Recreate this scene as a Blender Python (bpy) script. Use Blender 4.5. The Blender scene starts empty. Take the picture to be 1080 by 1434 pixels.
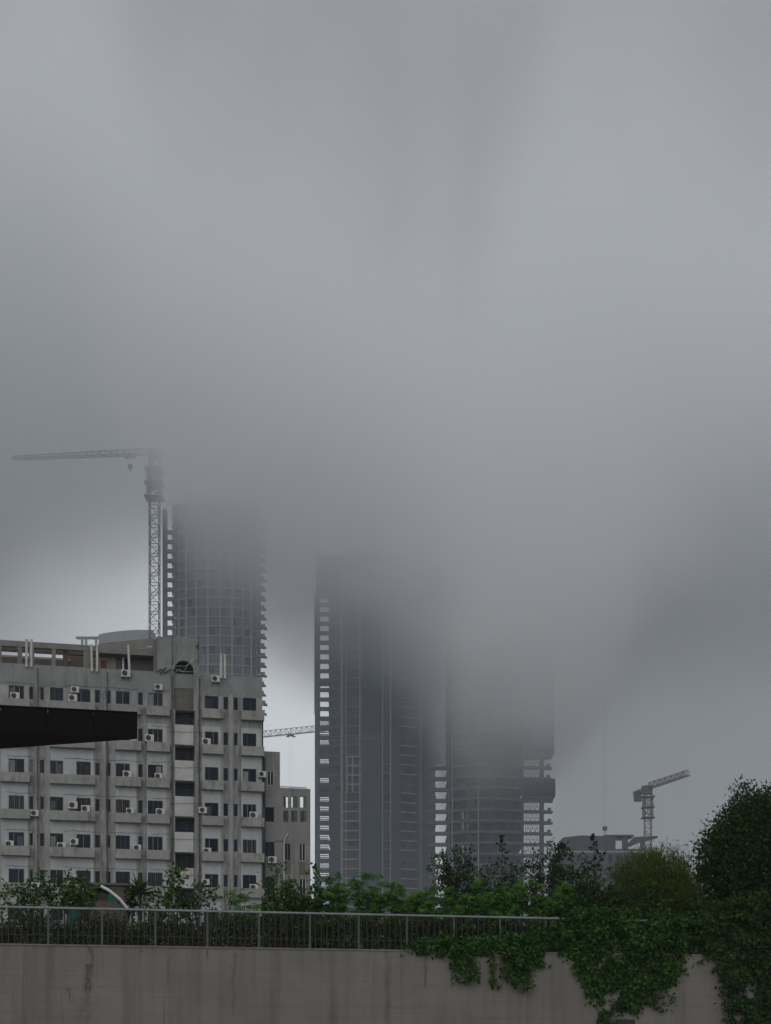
import bpy, math, random
import numpy as np
from mathutils import Vector, noise as mnoise

random.seed(7)
rng = np.random.default_rng(11)
R = math.radians
scene = bpy.context.scene
COL = scene.collection

# ------------------------------------------------------------------ camera (level, with vertical shift)
F, CX, HY, CZ = 2000.0, 540.0, 1475.0, 1.6
cam_d = bpy.data.cameras.new("camera")
cam = bpy.data.objects.new("camera", cam_d)
COL.objects.link(cam)
cam.location = (0, 0, CZ)
cam.rotation_euler = (R(90), 0, 0)
cam_d.sensor_fit = 'HORIZONTAL'
cam_d.sensor_width = 36.0
cam_d.lens = F / 1080 * 36
cam_d.shift_y = (HY - 717) / 1080
cam_d.clip_start = 0.1
cam_d.clip_end = 6000
scene.camera = cam


def at(px, py, Y):
    return Vector(((px - CX) / F * Y, Y, CZ + (HY - py) / F * Y))


def zy(py, Y):
    return CZ + (HY - py) / F * Y


# ------------------------------------------------------------------ materials
def new_mat(name):
    m = bpy.data.materials.new(name)
    m.use_nodes = True
    nt = m.node_tree
    nt.nodes.clear()
    out = nt.nodes.new('ShaderNodeOutputMaterial')
    b = nt.nodes.new('ShaderNodeBsdfPrincipled')
    nt.links.new(b.outputs[0], out.inputs[0])
    return m, nt, b, out


def rgb(c):
    return (c[0], c[1], c[2], 1.0)


def tex_noise(nt, scale, detail=4, rough=0.55, mapscale=None, coord='Object'):
    tc = nt.nodes.new('ShaderNodeTexCoord')
    src = tc.outputs[coord]
    if mapscale:
        mp = nt.nodes.new('ShaderNodeMapping')
        mp.inputs['Scale'].default_value = mapscale
        nt.links.new(src, mp.inputs[0])
        src = mp.outputs[0]
    n = nt.nodes.new('ShaderNodeTexNoise')
    n.inputs['Scale'].default_value = scale
    n.inputs['Detail'].default_value = detail
    n.inputs['Roughness'].default_value = rough
    nt.links.new(src, n.inputs['Vector'])
    return n.outputs['Fac']


def maprange(nt, val, a, b, c=0.0, d=1.0):
    mr = nt.nodes.new('ShaderNodeMapRange')
    mr.inputs['From Min'].default_value = a
    mr.inputs['From Max'].default_value = b
    mr.inputs['To Min'].default_value = c
    mr.inputs['To Max'].default_value = d
    nt.links.new(val, mr.inputs['Value'])
    return mr.outputs['Result']


def mixc(nt, fac, a, b):
    mx = nt.nodes.new('ShaderNodeMix')
    mx.data_type = 'RGBA'
    ins = [i for i in mx.inputs if i.enabled]
    fi = mx.inputs[0]
    ai, bi = mx.inputs[6], mx.inputs[7]
    if isinstance(fac, float):
        fi.default_value = fac
    else:
        nt.links.new(fac, fi)
    for sock, v in ((ai, a), (bi, b)):
        if isinstance(v, tuple):
            sock.default_value = rgb(v)
        else:
            nt.links.new(v, sock)
    return mx.outputs[2]


def mathn(nt, op, a, b=None):
    n = nt.nodes.new('ShaderNodeMath')
    n.operation = op
    for i, v in enumerate((a, b)):
        if v is None:
            continue
        if isinstance(v, (int, float)):
            n.inputs[i].default_value = v
        else:
            nt.links.new(v, n.inputs[i])
    return n.outputs[0]


def weathered(name, c1, c2, streak=(0.08, 0.075, 0.065), amount=0.6, scale=0.5, streak_scale=1.6, rough=0.85, bump=0.25, lo=0.5, hi=0.72,
              grain=14.0, zstretch=0.09):
    """concrete / render / paint with blotches and rain streaks"""
    m, nt, b, out = new_mat(name)
    base = mixc(nt, maprange(nt, tex_noise(nt, scale, 6, 0.65), 0.32, 0.68), c1, c2)
    g = tex_noise(nt, grain, 5, 0.7)
    base = mixc(nt, maprange(nt, g, 0.35, 0.75, 0.0, 0.55), base, tuple(0.5 * x for x in c1))
    base = mixc(nt, maprange(nt, tex_noise(nt, grain * .22, 6, 0.75), 0.45, 0.7, 0.0, 0.5), base, tuple(0.6 * x for x in c1))
    s1 = maprange(nt, tex_noise(nt, streak_scale, 5, 0.65, (1, 1, zstretch)), lo, hi)
    s2 = maprange(nt, tex_noise(nt, 0.35, 4, 0.6), 0.35, 0.65)
    s = mathn(nt, 'MULTIPLY', mathn(nt, 'MULTIPLY', s1, s2), amount)
    col = mixc(nt, s, base, streak)
    nt.links.new(col, b.inputs['Base Color'])
    b.inputs['Roughness'].default_value = rough
    b.inputs['Specular IOR Level'].default_value = 0.12
    bp = nt.nodes.new('ShaderNodeBump')
    bp.inputs['Strength'].default_value = bump
    bp.inputs['Distance'].default_value = 0.02
    nt.links.new(g, bp.inputs['Height'])
    nt.links.new(bp.outputs[0], b.inputs['Normal'])
    return m


def stain_columns(m, centres, half, col, amt):
    """dirt that has run down the wall below sills, at the given places along the wall"""
    nt = m.node_tree
    b = [n for n in nt.nodes if n.type == 'BSDF_PRINCIPLED'][0]
    src = b.inputs['Base Color'].links[0].from_socket
    tc = nt.nodes.new('ShaderNodeTexCoord')
    sep = nt.nodes.new('ShaderNodeSeparateXYZ')
    nt.links.new(tc.outputs['Object'], sep.inputs[0])
    tot = None
    for c in centres:
        f = maprange(nt, mathn(nt, 'ABSOLUTE', mathn(nt, 'SUBTRACT', sep.outputs[0], c)), half, half * .2)
        tot = f if tot is None else mathn(nt, 'MAXIMUM', tot, f)
    n = maprange(nt, tex_noise(nt, 2.2, 5, .7, (1.6, 1, .35)), .36, .62)
    f = mathn(nt, 'MULTIPLY', mathn(nt, 'MULTIPLY', tot, n), amt)
    nt.links.new(mixc(nt, f, src, col), b.inputs['Base Color'])


def plain(name, c, rough=0.6, metallic=0.0, var=0.35, scale=3.0, spec=0.4):
    m, nt, b, out = new_mat(name)
    f = maprange(nt, tex_noise(nt, scale, 5, 0.6), 0.3, 0.7)
    nt.links.new(mixc(nt, f, c, tuple(x * (1 - var) for x in c)), b.inputs['Base Color'])
    b.inputs['Roughness'].default_value = rough
    b.inputs['Metallic'].default_value = metallic
    b.inputs['Specular IOR Level'].default_value = spec
    return m


def island(name, stops, rough=0.7, spec=0.3, translucent=0.0, noise_var=0.0):
    """colour that differs from one loose piece (leaf, panel) to the next"""
    m, nt, b, out = new_mat(name)
    g = nt.nodes.new('ShaderNodeNewGeometry')
    cr = nt.nodes.new('ShaderNodeValToRGB')
    el = cr.color_ramp.elements
    el[0].position, el[0].color = stops[0][0], rgb(stops[0][1])
    el[1].position, el[1].color = stops[-1][0], rgb(stops[-1][1])
    for p, c in stops[1:-1]:
        e = el.new(p)
        e.color = rgb(c)
    nt.links.new(g.outputs['Random Per Island'], cr.inputs[0])
    col = cr.outputs[0]
    if noise_var:
        f = maprange(nt, tex_noise(nt, 1.6, 3, 0.6), 0.35, 0.65, 0.0, noise_var)
        d = nt.nodes.new('ShaderNodeMix')
        d.data_type = 'RGBA'
        d.blend_type = 'MULTIPLY'
        nt.links.new(f, d.inputs[0])
        nt.links.new(col, d.inputs[6])
        d.inputs[7].default_value = (0.45, 0.5, 0.4, 1)
        col = d.outputs[2]
    nt.links.new(col, b.inputs['Base Color'])
    b.inputs['Roughness'].default_value = rough
    b.inputs['Specular IOR Level'].default_value = spec
    if translucent:
        t = nt.nodes.new('ShaderNodeBsdfTranslucent')
        nt.links.new(col, t.inputs['Color'])
        mx = nt.nodes.new('ShaderNodeMixShader')
        mx.inputs[0].default_value = translucent
        nt.links.new(b.outputs[0], mx.inputs[1])
        nt.links.new(t.outputs[0], mx.inputs[2])
        nt.links.new(mx.outputs[0], out.inputs[0])
    return m


M = {}
M['concrete'] = weathered('facade_concrete', (0.40, 0.405, 0.395), (0.27, 0.274, 0.266), (0.075, 0.062, 0.048), 0.95, 0.45, 2.6, lo=.46, hi=.68, grain=9)
M['parapet'] = weathered('rough_render', (0.28, 0.288, 0.285), (0.195, 0.20, 0.197), (0.08, 0.075, 0.065), 0.8, 0.4, 2.2, bump=0.6, grain=6, lo=.48, hi=.72)
M['paint'] = weathered('old_white_paint', (0.50, 0.52, 0.525), (0.37, 0.385, 0.388), (0.17, 0.15, 0.12), 0.7, 0.5, 2.0, lo=0.5, hi=0.78)
M['ledge'] = weathered('ledge_concrete', (0.36, 0.36, 0.335), (0.24, 0.24, 0.22), (0.065, 0.057, 0.045), 0.95, 0.6, 2.2, zstretch=0.25)
M['spandrel'] = weathered('spandrel_paint', (0.55, 0.55, 0.535), (0.43, 0.42, 0.40), (0.17, 0.13, 0.10), 0.65, 0.8, 1.6)
M['annex'] = weathered('annex_concrete', (0.265, 0.264, 0.252), (0.19, 0.19, 0.18), (0.06, 0.053, 0.043), 0.85, 0.5, 2.2)
M['brown'] = weathered('stained_concrete', (0.165, 0.153, 0.13), (0.11, 0.102, 0.088), (0.05, 0.042, 0.033), 0.7, 0.8, 2.0)
M['brick'] = weathered('raw_brick', (0.13, 0.10, 0.08), (0.08, 0.066, 0.055), (0.05, 0.04, 0.032), 0.6, 1.2, 2.0, zstretch=1.2)
M['roofbeam'] = weathered('roof_beam_concrete', (0.235, 0.235, 0.215), (0.17, 0.168, 0.152), (0.08, 0.07, 0.055), 0.7, 0.5, 1.8)
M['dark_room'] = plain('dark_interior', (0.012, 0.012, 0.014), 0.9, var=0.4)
M['frame'] = plain('window_frame_metal', (0.16, 0.17, 0.18), 0.5, var=0.3)
M['darkframe'] = plain('window_frame_dark', (0.035, 0.036, 0.04), 0.5, var=0.3)
M['whiteframe'] = plain('window_frame_white', (0.5, 0.51, 0.52), 0.5, var=0.2)
M['pipe'] = plain('white_pipe', (0.52, 0.52, 0.50), 0.5, var=0.3)
M['darkpipe'] = plain('dark_pipe', (0.045, 0.045, 0.045), 0.6)
M['acbody'] = weathered('air_conditioner_casing', (0.66, 0.655, 0.62), (0.52, 0.51, 0.48), (0.3, 0.2, 0.12), 0.5, 2.0, 5.0, bump=0.02, rough=0.5)
M['acgrille'] = plain('air_conditioner_grille', (0.035, 0.035, 0.038), 0.6)
M['bracket'] = plain('rusty_bracket', (0.06, 0.045, 0.036), 0.8)
M['reddoor'] = plain('red_door_paint', (0.16, 0.035, 0.03), 0.6)
M['cream'] = plain('cream_plaster', (0.36, 0.31, 0.25), 0.9, scale=1.2)
glass_cols = [(0.009, 0.016, 0.036), (0.006, 0.008, 0.015), (0.013, 0.021, 0.040), (0.012, 0.014, 0.018), (0.009, 0.011, 0.022)]
M['glass'] = [plain('window_glass', c, 0.25, var=0.55, scale=1.4, spec=0.10) for c in glass_cols]
M['greenglass'] = plain('green_curtain_glass', (0.02, 0.055, 0.042), 0.2)
M['curtain'] = plain('grey_curtain', (0.085, 0.092, 0.105), 0.8)
M['curtainlight'] = plain('pale_curtain', (0.24, 0.25, 0.25), 0.8)
M['curtainred'] = plain('maroon_curtain', (0.04, 0.026, 0.024), 0.8)
M['cable'] = plain('pale_cable', (0.42, 0.42, 0.40), 0.6)

M['netting'] = island('hazed_safety_netting', [(0.0, (0.075, 0.095, 0.13)), (0.5, (0.10, 0.118, 0.145)), (0.8, (0.125, 0.125, 0.125)), (1.0, (0.085, 0.125, 0.21))], 0.9, 0.1, noise_var=0.5)  # bluish netting, lightened so that haze is part of its colour
M['slate'] = island('slate_netting', [(0.0, (0.014, 0.023, 0.037)), (0.5, (0.027, 0.042, 0.062)), (0.9, (0.045, 0.060, 0.080)), (1.0, (0.065, 0.055, 0.046))], 0.9, 0.1, noise_var=0.5)
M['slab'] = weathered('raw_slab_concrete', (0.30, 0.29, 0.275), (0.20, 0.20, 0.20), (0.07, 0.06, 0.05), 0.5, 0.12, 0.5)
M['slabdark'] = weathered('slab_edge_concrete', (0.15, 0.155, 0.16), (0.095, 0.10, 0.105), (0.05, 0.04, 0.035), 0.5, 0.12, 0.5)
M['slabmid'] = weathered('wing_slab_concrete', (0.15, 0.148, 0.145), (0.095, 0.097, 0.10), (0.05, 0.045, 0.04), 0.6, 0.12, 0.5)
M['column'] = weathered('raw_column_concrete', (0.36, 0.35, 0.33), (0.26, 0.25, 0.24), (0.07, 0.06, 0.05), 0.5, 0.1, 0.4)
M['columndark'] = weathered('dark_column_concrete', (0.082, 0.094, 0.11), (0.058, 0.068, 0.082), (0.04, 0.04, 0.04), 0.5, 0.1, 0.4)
M['orange'] = plain('orange_edge_board', (0.28, 0.10, 0.06), 0.8)
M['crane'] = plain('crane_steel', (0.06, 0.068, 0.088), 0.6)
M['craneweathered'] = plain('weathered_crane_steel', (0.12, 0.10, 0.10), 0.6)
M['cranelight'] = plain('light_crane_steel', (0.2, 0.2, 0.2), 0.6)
M['farwall'] = weathered('far_hazed_concrete', (0.5, 0.51, 0.52), (0.4, 0.41, 0.42), (0.2, 0.2, 0.2), 0.4, 0.1, 0.3)  # paler than bare concrete: distance haze put into the colour
M['lowwall'] = weathered('low_building_concrete', (0.095, 0.1, 0.108), (0.07, 0.075, 0.083), (0.05, 0.05, 0.05), 0.5, 0.15, 0.4)

M['poststeel'] = plain('painted_post', (0.072, 0.086, 0.084), 0.5, 0.2, var=0.35, scale=6)
M['steel'] = plain('galvanised_rail', (0.25, 0.262, 0.265), 0.45, 0.3, var=0.35, scale=6)
M['baluster'] = plain('dark_baluster', (0.016, 0.013, 0.011), 0.6, var=0.5, scale=5)
M['canopy'] = weathered('dark_metal_fascia', (0.0065, 0.006, 0.006), (0.005, 0.0045, 0.0045), (0.011, 0.009, 0.008), 0.5, 1.0, 4.0, rough=0.75, bump=0.05)
M['soffit'] = weathered('dark_soffit', (0.040, 0.029, 0.022), (0.030, 0.022, 0.018), (0.01, 0.01, 0.01), 0.5, 1.0, 3.0, rough=0.9)
M['bark'] = plain('bark', (0.05, 0.042, 0.032), 0.9, var=0.5, scale=8)
M['twig'] = plain('dry_twig', (0.10, 0.085, 0.07), 0.9, var=0.5, scale=8)
M['greenstem'] = plain('green_stem', (0.035, 0.045, 0.02), 0.8)
M['tarp'] = plain('green_tarpaulin', (0.012, 0.12, 0.085), 0.6, var=0.4, scale=4)
M['white_trim'] = plain('white_tarpaulin_edge', (0.75, 0.76, 0.76), 0.6, var=0.15)
M['tarpdark'] = plain('grey_canopy_lining', (0.05, 0.052, 0.05), 0.8)
M['boxdark'] = plain('black_box_metal', (0.012, 0.012, 0.013), 0.5)
M['pinkwall'] = plain('pinkish_plaster', (0.12, 0.092, 0.08), 0.9)

leaf = {}
leaf['broad'] = island('leaf_green', [(0.0, (0.015, 0.0398, 0.0074)), (0.5, (0.045, 0.1136, 0.0126)), (0.85, (0.0813, 0.1775, 0.021)), (0.97, (0.1063, 0.1704, 0.0315)), (1.0, (0.15, 0.142, 0.042))], 0.55, 0.12, 0.22, noise_var=.75)
leaf['digitate'] = island('leaf_fresh_green', [(0.0, (0.0225, 0.071, 0.0095)), (0.5, (0.0525, 0.1491, 0.0168)), (1.0, (0.1063, 0.2343, 0.0294))], 0.55, 0.12, 0.25)
leaf['olive'] = island('leaf_olive', [(0.0, (0.036, 0.055, 0.008)), (0.5, (0.075, 0.108, 0.013)), (0.92, (0.125, 0.14, 0.019)), (1.0, (0.12, 0.085, 0.02))], 0.6, 0.12, 0.25)
leaf['dark'] = island('leaf_dark', [(0.0, (0.014, 0.03, 0.009)), (0.6, (0.032, 0.066, 0.016)), (1.0, (0.065, 0.105, 0.026))], 0.55, 0.12, 0.12, noise_var=.7)
leaf['seed'] = island('seed_head', [(0.0, (0.008, 0.008, 0.012)), (1.0, (0.022, 0.02, 0.022))], 0.7, 0.2)
leaf['ivy'] = island('leaf_creeper', [(0.0, (0.01, 0.0312, 0.0063)), (0.5, (0.03, 0.088, 0.0126)), (0.9, (0.0625, 0.1491, 0.021)), (1.0, (0.1063, 0.142, 0.0315))], 0.55, 0.12, 0.2, noise_var=.75)
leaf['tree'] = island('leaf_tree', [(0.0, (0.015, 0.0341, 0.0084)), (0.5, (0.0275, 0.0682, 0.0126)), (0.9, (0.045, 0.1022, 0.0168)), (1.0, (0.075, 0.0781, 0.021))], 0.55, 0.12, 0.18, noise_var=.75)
leaf['litter'] = island('undergrowth_leaf', [(0.0, (0.014, 0.02, 0.007)), (0.4, (0.03, 0.07, 0.013)), (0.7, (0.045, 0.075, 0.018)), (0.93, (0.08, 0.055, 0.026)), (1.0, (0.2, 0.17, 0.12))], 0.7, 0.12, 0.15)
leaf['spiky'] = island('leaf_spiky', [(0.0, (0.02, 0.0483, 0.0126)), (0.7, (0.0438, 0.0852, 0.0168)), (1.0, (0.1125, 0.0852, 0.021))], 0.55, 0.12, 0.1)


# ------------------------------------------------------------------ mesh building
class MB:
    def __init__(s):
        s.v, s.f = [], []

    def add(s, verts, faces):
        o = len(s.v)
        s.v += [tuple(p) for p in verts]
        s.f += [tuple(o + i for i in f) for f in faces]
        return s

    def box(s, x0, x1, y0, y1, z0, z1):
        v = [(x0, y0, z0), (x1, y0, z0), (x1, y1, z0), (x0, y1, z0), (x0, y0, z1), (x1, y0, z1), (x1, y1, z1), (x0, y1, z1)]
        return s.add(v, [(3, 2, 1, 0), (4, 5, 6, 7), (0, 1, 5, 4), (1, 2, 6, 5), (2, 3, 7, 6), (3, 0, 4, 7)])

    def quad(s, a, b, c, d):
        return s.add([a, b, c, d], [(0, 1, 2, 3)])

    def tube(s, p, q, r0, r1=None, n=4):
        p, q = Vector(p), Vector(q)
        r1 = r0 if r1 is None else r1
        d = q - p
        if d.length < 1e-6:
            return s
        d.normalize()
        a = d.cross(Vector((0, 0, 1)) if abs(d.z) < 0.9 else Vector((1, 0, 0))).normalized()
        b = d.cross(a)
        vs = []
        for c, r in ((p, r0), (q, r1)):
            for i in range(n):
                t = 2 * math.pi * (i + 0.5) / n
                vs.append(c + a * (r * math.cos(t)) + b * (r * math.sin(t)))
        fs = [(i, (i + 1) % n, n + (i + 1) % n, n + i) for i in range(n)]
        fs += [tuple(range(n))[::-1], tuple(range(n, 2 * n))]
        return s.add(vs, fs)

    def path(s, pts, r0, r1=None, n=4):
        r1 = r0 if r1 is None else r1
        k = len(pts) - 1
        for i in range(k):
            s.tube(pts[i], pts[i + 1], r0 + (r1 - r0) * i / k, r0 + (r1 - r0) * (i + 1) / k, n)
        return s

    def prism(s, poly, z0, z1):
        n = len(poly)
        v = [(x, y, z0) for x, y in poly] + [(x, y, z1) for x, y in poly]
        f = [(i, (i + 1) % n, n + (i + 1) % n, n + i) for i in range(n)]
        return s.add(v, f + [tuple(range(n))[::-1], tuple(range(n, 2 * n))])

    def build(s, name, mat, parent=None, loc=None):
        me = bpy.data.meshes.new(name)
        me.from_pydata(s.v, [], s.f)
        me.materials.append(mat)
        me.update()
        o = bpy.data.objects.new(name, me)
        COL.objects.link(o)
        if parent:
            o.parent = parent
        if loc is not None:
            o.location = loc
        return o


def tag(o, label=None, cat=None, group=None, kind=None):
    for k, v in (('label', label), ('category', cat), ('group', group), ('kind', kind)):
        if v:
            o[k] = v
    return o


def empty(name, loc, rz=0, **kw):
    o = bpy.data.objects.new(name, None)
    COL.objects.link(o)
    o.location = loc
    o.rotation_euler.z = rz
    o.empty_display_size = 0.5
    return tag(o, **kw)


def copy_child(src, parent, loc=None):
    c = src.copy()
    COL.objects.link(c)
    c.parent = parent
    if loc is not None:
        c.location = loc
    return c


# ------------------------------------------------------------------ a plane that stands at an angle, measured in its own metres
class Facade:
    def __init__(s, px0, Y0, deg):
        s.t = R(deg)
        s.c, s.s = math.cos(s.t), math.sin(s.t)
        s.x0, s.y0 = (px0 - CX) / F * Y0, Y0

    def uz(s, px, py, w=0.0):
        bx, by = s.x0 - w * s.s, s.y0 + w * s.c
        a = (px - CX) / F
        u = (a * by - bx) / (s.c - a * s.s)
        return u, CZ + (HY - py) / F * (by + u * s.s)

    def u(s, px, w=0.0):
        return s.uz(px, 0, w)[0]

    def z(s, px, py, w=0.0):
        return s.uz(px, py, w)[1]

    def world(s, u, w, z):
        return Vector((s.x0 + u * s.c - w * s.s, s.y0 + u * s.s + w * s.c, z))


# ------------------------------------------------------------------ ground
g = MB()
g.box(-1500, 1500, -300, 2500, -1.0, 0.0)
gm = weathered('ground_pale_bounce', (0.26, 0.255, 0.24), (0.2, 0.2, 0.185), (0.1, 0.1, 0.09), 0.4, 0.05, 0.2)  # unseen ground, made pale to bounce light up under the cloud
tag(g.build('ground', gm), kind='structure')

# ================================================================== APARTMENT BLOCK
FA = Facade(0, 117.0, 12.5)
apt = empty('apartment_building', FA.world(0, 0, 0), FA.t,
            label='weathered grey white apartment block with ledges under its windows and stair bay with an arch', cat='apartment building')
PITCH = 3.01
ZT, ZB = 31.8, 30.6                  # top row window head and sill
NR = 7
uL = -7.0
uR = FA.u(367.5)
ZPAR = FA.z(0, 928)
wide_px = [(12, 34), (70, 88.5), (107, 127), (162, 182), (207, 228), (287, 306), (340, 359)]
narrow_px = [(41, 46.5), (56, 62), (133, 140), (149, 155), (193.5, 200), (313, 319.5), (327.3, 333.3)]
ledge_px = [(1, 42), (69.5, 133), (161, 197), (205, 237), (282.5, 312), (337, 369)]
bay_px = [(2, 39), (71, 131), (162, 191), (206, 233), (283, 309), (338, 366)]
WU = [(FA.u(a), FA.u(b)) for a, b in wide_px] + [(-5.4, -4.1), (-3.4, -2.1)]
NU = [(FA.u(a), FA.u(b)) for a, b in narrow_px]
LU = [(FA.u(a), FA.u(b)) for a, b in ledge_px] + [(-5.8, -1.2)]
BU = [(FA.u(a), FA.u(b)) for a, b in bay_px] + [(-5.7, -1.3)]
sb0, sb1 = FA.u(245.5), FA.u(273)        # stair bay opening
ZS1, ZS0 = 30.5, 29.22
arch0, arch1 = FA.u(243.5), FA.u(271.5)
archz0, archspring, archtop = FA.z(257, 994), FA.z(257, 940), FA.z(257, 925)
head0, head1 = FA.u(220), FA.u(278)      # stair head above the roof
ZHEAD = FA.z(258, 893.5)

stain_columns(M['concrete'], [(a + b) / 2 for a, b in NU] + [FA.u(x) for x in (47, 142, 203, 241, 279, 281, 336)], .42, (0.10, 0.09, 0.078), .7)
openings = []
for k in range(NR):
    dz = -PITCH * k
    for a, b in WU:
        openings.append((a, b, ZB + dz, ZT + dz))
    for a, b in NU:
        openings.append((a, b, ZB + dz + 0.12, ZT + dz - 0.02))
    openings.append((sb0, sb1, ZS0 + dz, ZS1 + dz))
openings.append((arch0, arch1, archz0, archtop))
NEWZ0 = 4.0
us = sorted({round(x, 4) for o in openings for x in o[:2]} | {uL, round(uR, 4), round(head0, 4), round(head1, 4)} | {round(x, 4) for b in BU for x in b})
zs = sorted({round(z, 4) for o in openings for z in o[2:]} | {0.0, round(ZPAR, 4), round(ZHEAD, 4)})
wall, paint, par = MB(), MB(), MB()
for i in range(len(us) - 1):
    for j in range(len(zs) - 1):
        a, b, c, d = us[i], us[i + 1], zs[j], zs[j + 1]
        mu, mz = (a + b) / 2, (c + d) / 2
        if any(o[0] < mu < o[1] and o[2] < mz < o[3] for o in openings):
            continue
        inhead = head0 < mu < head1
        if mz > ZPAR and not inhead:
            continue
        tgt = wall
        if mz > ZT:
            tgt = par
        elif mz < ZB - 0.8 and any(x0 < mu < x1 for x0, x1 in BU):
            tgt = paint
        tgt.quad((a, 0, c), (b, 0, c), (b, 0, d), (a, 0, d))
for a, b, c, d in openings[:-1]:          # reveals
    dep = 1.1 if (a, b) == (sb0, sb1) else 0.16
    wall.quad((a, 0, c), (a, dep, c), (a, dep, d), (a, 0, d))
    wall.quad((b, dep, c), (b, 0, c), (b, 0, d), (b, dep, d))
    wall.quad((a, 0, c), (b, 0, c), (b, dep, c), (a, dep, c))
    wall.quad((a, dep, d), (b, dep, d), (b, 0, d), (a, 0, d))
# body behind the front sheet: right flank, rear, roof
DEEP = 14.0
wall.quad((uR, 0, 0), (uR, DEEP, 0), (uR, DEEP, ZPAR), (uR, 0, ZPAR))
wall.quad((uL, 0, 0), (uL, 0, ZPAR), (uL, DEEP, ZPAR), (uL, DEEP, 0))
wall.quad((uL, DEEP, 0), (uL, DEEP, ZPAR - 1), (uR, DEEP, ZPAR - 1), (uR, DEEP, 0))
wall.build('wall', M['concrete'], apt)
paint.build('painted_wall', M['paint'], apt)
# parapet: coping thickness and head block sides
par.quad((uL, 0, ZPAR), (head0, 0, ZPAR), (head0, 0.25, ZPAR), (uL, 0.25, ZPAR))
par.quad((head1, 0, ZPAR), (uR, 0, ZPAR), (uR, 0.25, ZPAR), (head1, 0.25, ZPAR))
par.quad((uL, 0.25, ZPAR), (uL, 0.25, ZPAR - 1), (uR, 0.25, ZPAR - 1), (uR, 0.25, ZPAR))
par.quad((head0, 0, ZPAR), (head0, 0, ZHEAD), (head0, 6, ZHEAD), (head0, 6, ZPAR))
par.quad((head1, 0, ZPAR), (head1, 6, ZPAR), (head1, 6, ZHEAD), (head1, 0, ZHEAD))
par.quad((head0, 0, ZHEAD), (head1, 0, ZHEAD), (head1, 6, ZHEAD), (head0, 6, ZHEAD))
par.quad((head0, 6, ZPAR - 1), (head0, 6, ZHEAD), (head1, 6, ZHEAD), (head1, 6, ZPAR - 1))
# arch: spandrels over the curve plus reveal
na = 14
rx, rz = (arch1 - arch0) / 2, archtop - archspring
cu = (arch0 + arch1) / 2
pts = [(cu - rx * math.cos(math.pi * i / na), archspring + rz * math.sin(math.pi * i / na)) for i in range(na + 1)]
for i in range(na):
    (a, c), (b, d) = pts[i], pts[i + 1]
    par.quad((a, 0, c), (b, 0, d), (b, 0, archtop), (a, 0, archtop))
    par.quad((a, 0, c), (a, .35, c), (b, .35, d), (b, 0, d))
par.quad((arch0, 0, archz0), (arch0, .35, archz0), (arch0, .35, archspring), (arch0, 0, archspring))
par.quad((arch1, .35, archz0), (arch1, 0, archz0), (arch1, 0, archspring), (arch1, .35, archspring))
par.build('parapet', M['parapet'], apt)
infz = FA.z(257, 946)
MB().box(arch0 - .05, arch1 + .05, 0.30, 0.5, archz0 - .1, infz).build('arch_infill', M['brown'], apt)
MB().box(arch0 - .05, arch1 + .05, 0.9, 1.0, infz - .3, archtop + .1).build('arch_dark_backing', M['dark_room'], apt)  # near-black sheet; darkness of the arch opening is put into its colour
lk = MB().box(uL + .2, uR - .2, 0.26, DEEP - .1, ZPAR - 1.2, ZPAR - 1.0)
lk.build('roof', M['parapet'], apt)
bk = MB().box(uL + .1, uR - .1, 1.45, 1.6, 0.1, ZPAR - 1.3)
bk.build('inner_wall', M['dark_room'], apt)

# ledges (each its own part)
ledge_w = 0.62
for k in range(NR):
    for a, b in LU:
        m = MB()
        z1, z0 = ZB - .01 - PITCH * k, ZB - .78 - PITCH * k
        m.box(a, b, -ledge_w, -ledge_w + .1, z0, z1)
        m.box(a, a + .1, -ledge_w + .1, -.002, z0, z1)
        m.box(b - .1, b, -ledge_w + .1, -.002, z0, z1)
        m.box(a + .1, b - .1, -ledge_w + .1, -.002, z0, z0 + .12)
        m.build('ledge', M['ledge'], apt)
# white spandrels of the stair bay
for k in range(NR):
    z1 = ZS0 - PITCH * k
    z0 = z1 - (PITCH - (ZS1 - ZS0)) + .02
    MB().box(FA.u(244.5), FA.u(270.5), -.22, -.003, z0 + .02, z1 - .01).build('spandrel', M['spandrel'], apt)
MB().box(FA.u(239), FA.u(242.2), -.12, -.002, 0, ZPAR + .3).build('pilaster', M['concrete'], apt)
MB().box(FA.u(275), FA.u(278), -.10, -.002, 0, ZPAR - .4).build('pilaster', M['concrete'], apt)
for a, b in ((47.5, 55), (141, 148), (320.5, 326.5)):
    MB().box(FA.u(a), FA.u(b), -.09, -.002, 0, ZT + .2).build('pilaster', M['concrete'], apt)


def window(kind, a, b, z0, z1, w, gl, fr, split, parent=apt, bars=False):
    f = MB()
    t = 0.05
    f.box(a, b, w - .03, w + .03, z0, z0 + t)
    f.box(a, b, w - .03, w + .03, z1 - t, z1)
    f.box(a, a + t, w - .03, w + .03, z0 + t, z1 - t)
    f.box(b - t, b, w - .03, w + .03, z0 + t, z1 - t)
    for s_ in split:
        x = a + (b - a) * s_
        f.box(x - .028, x + .028, w - .045, w + .02, z0 + t, z1 - t)
    if bars:
        n = int((b - a) / .14)
        for i in range(1, n):
            x = a + (b - a) * i / n
            f.box(x - .008, x + .008, w - .11, w - .095, z0 + .02, z1 - .02)
    fo = f.build(kind, fr, parent)
    MB().box(a + t, b - t, w - .008, w + .008, z0 + t, z1 - t).build('pane', gl, fo)
    return fo


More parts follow.
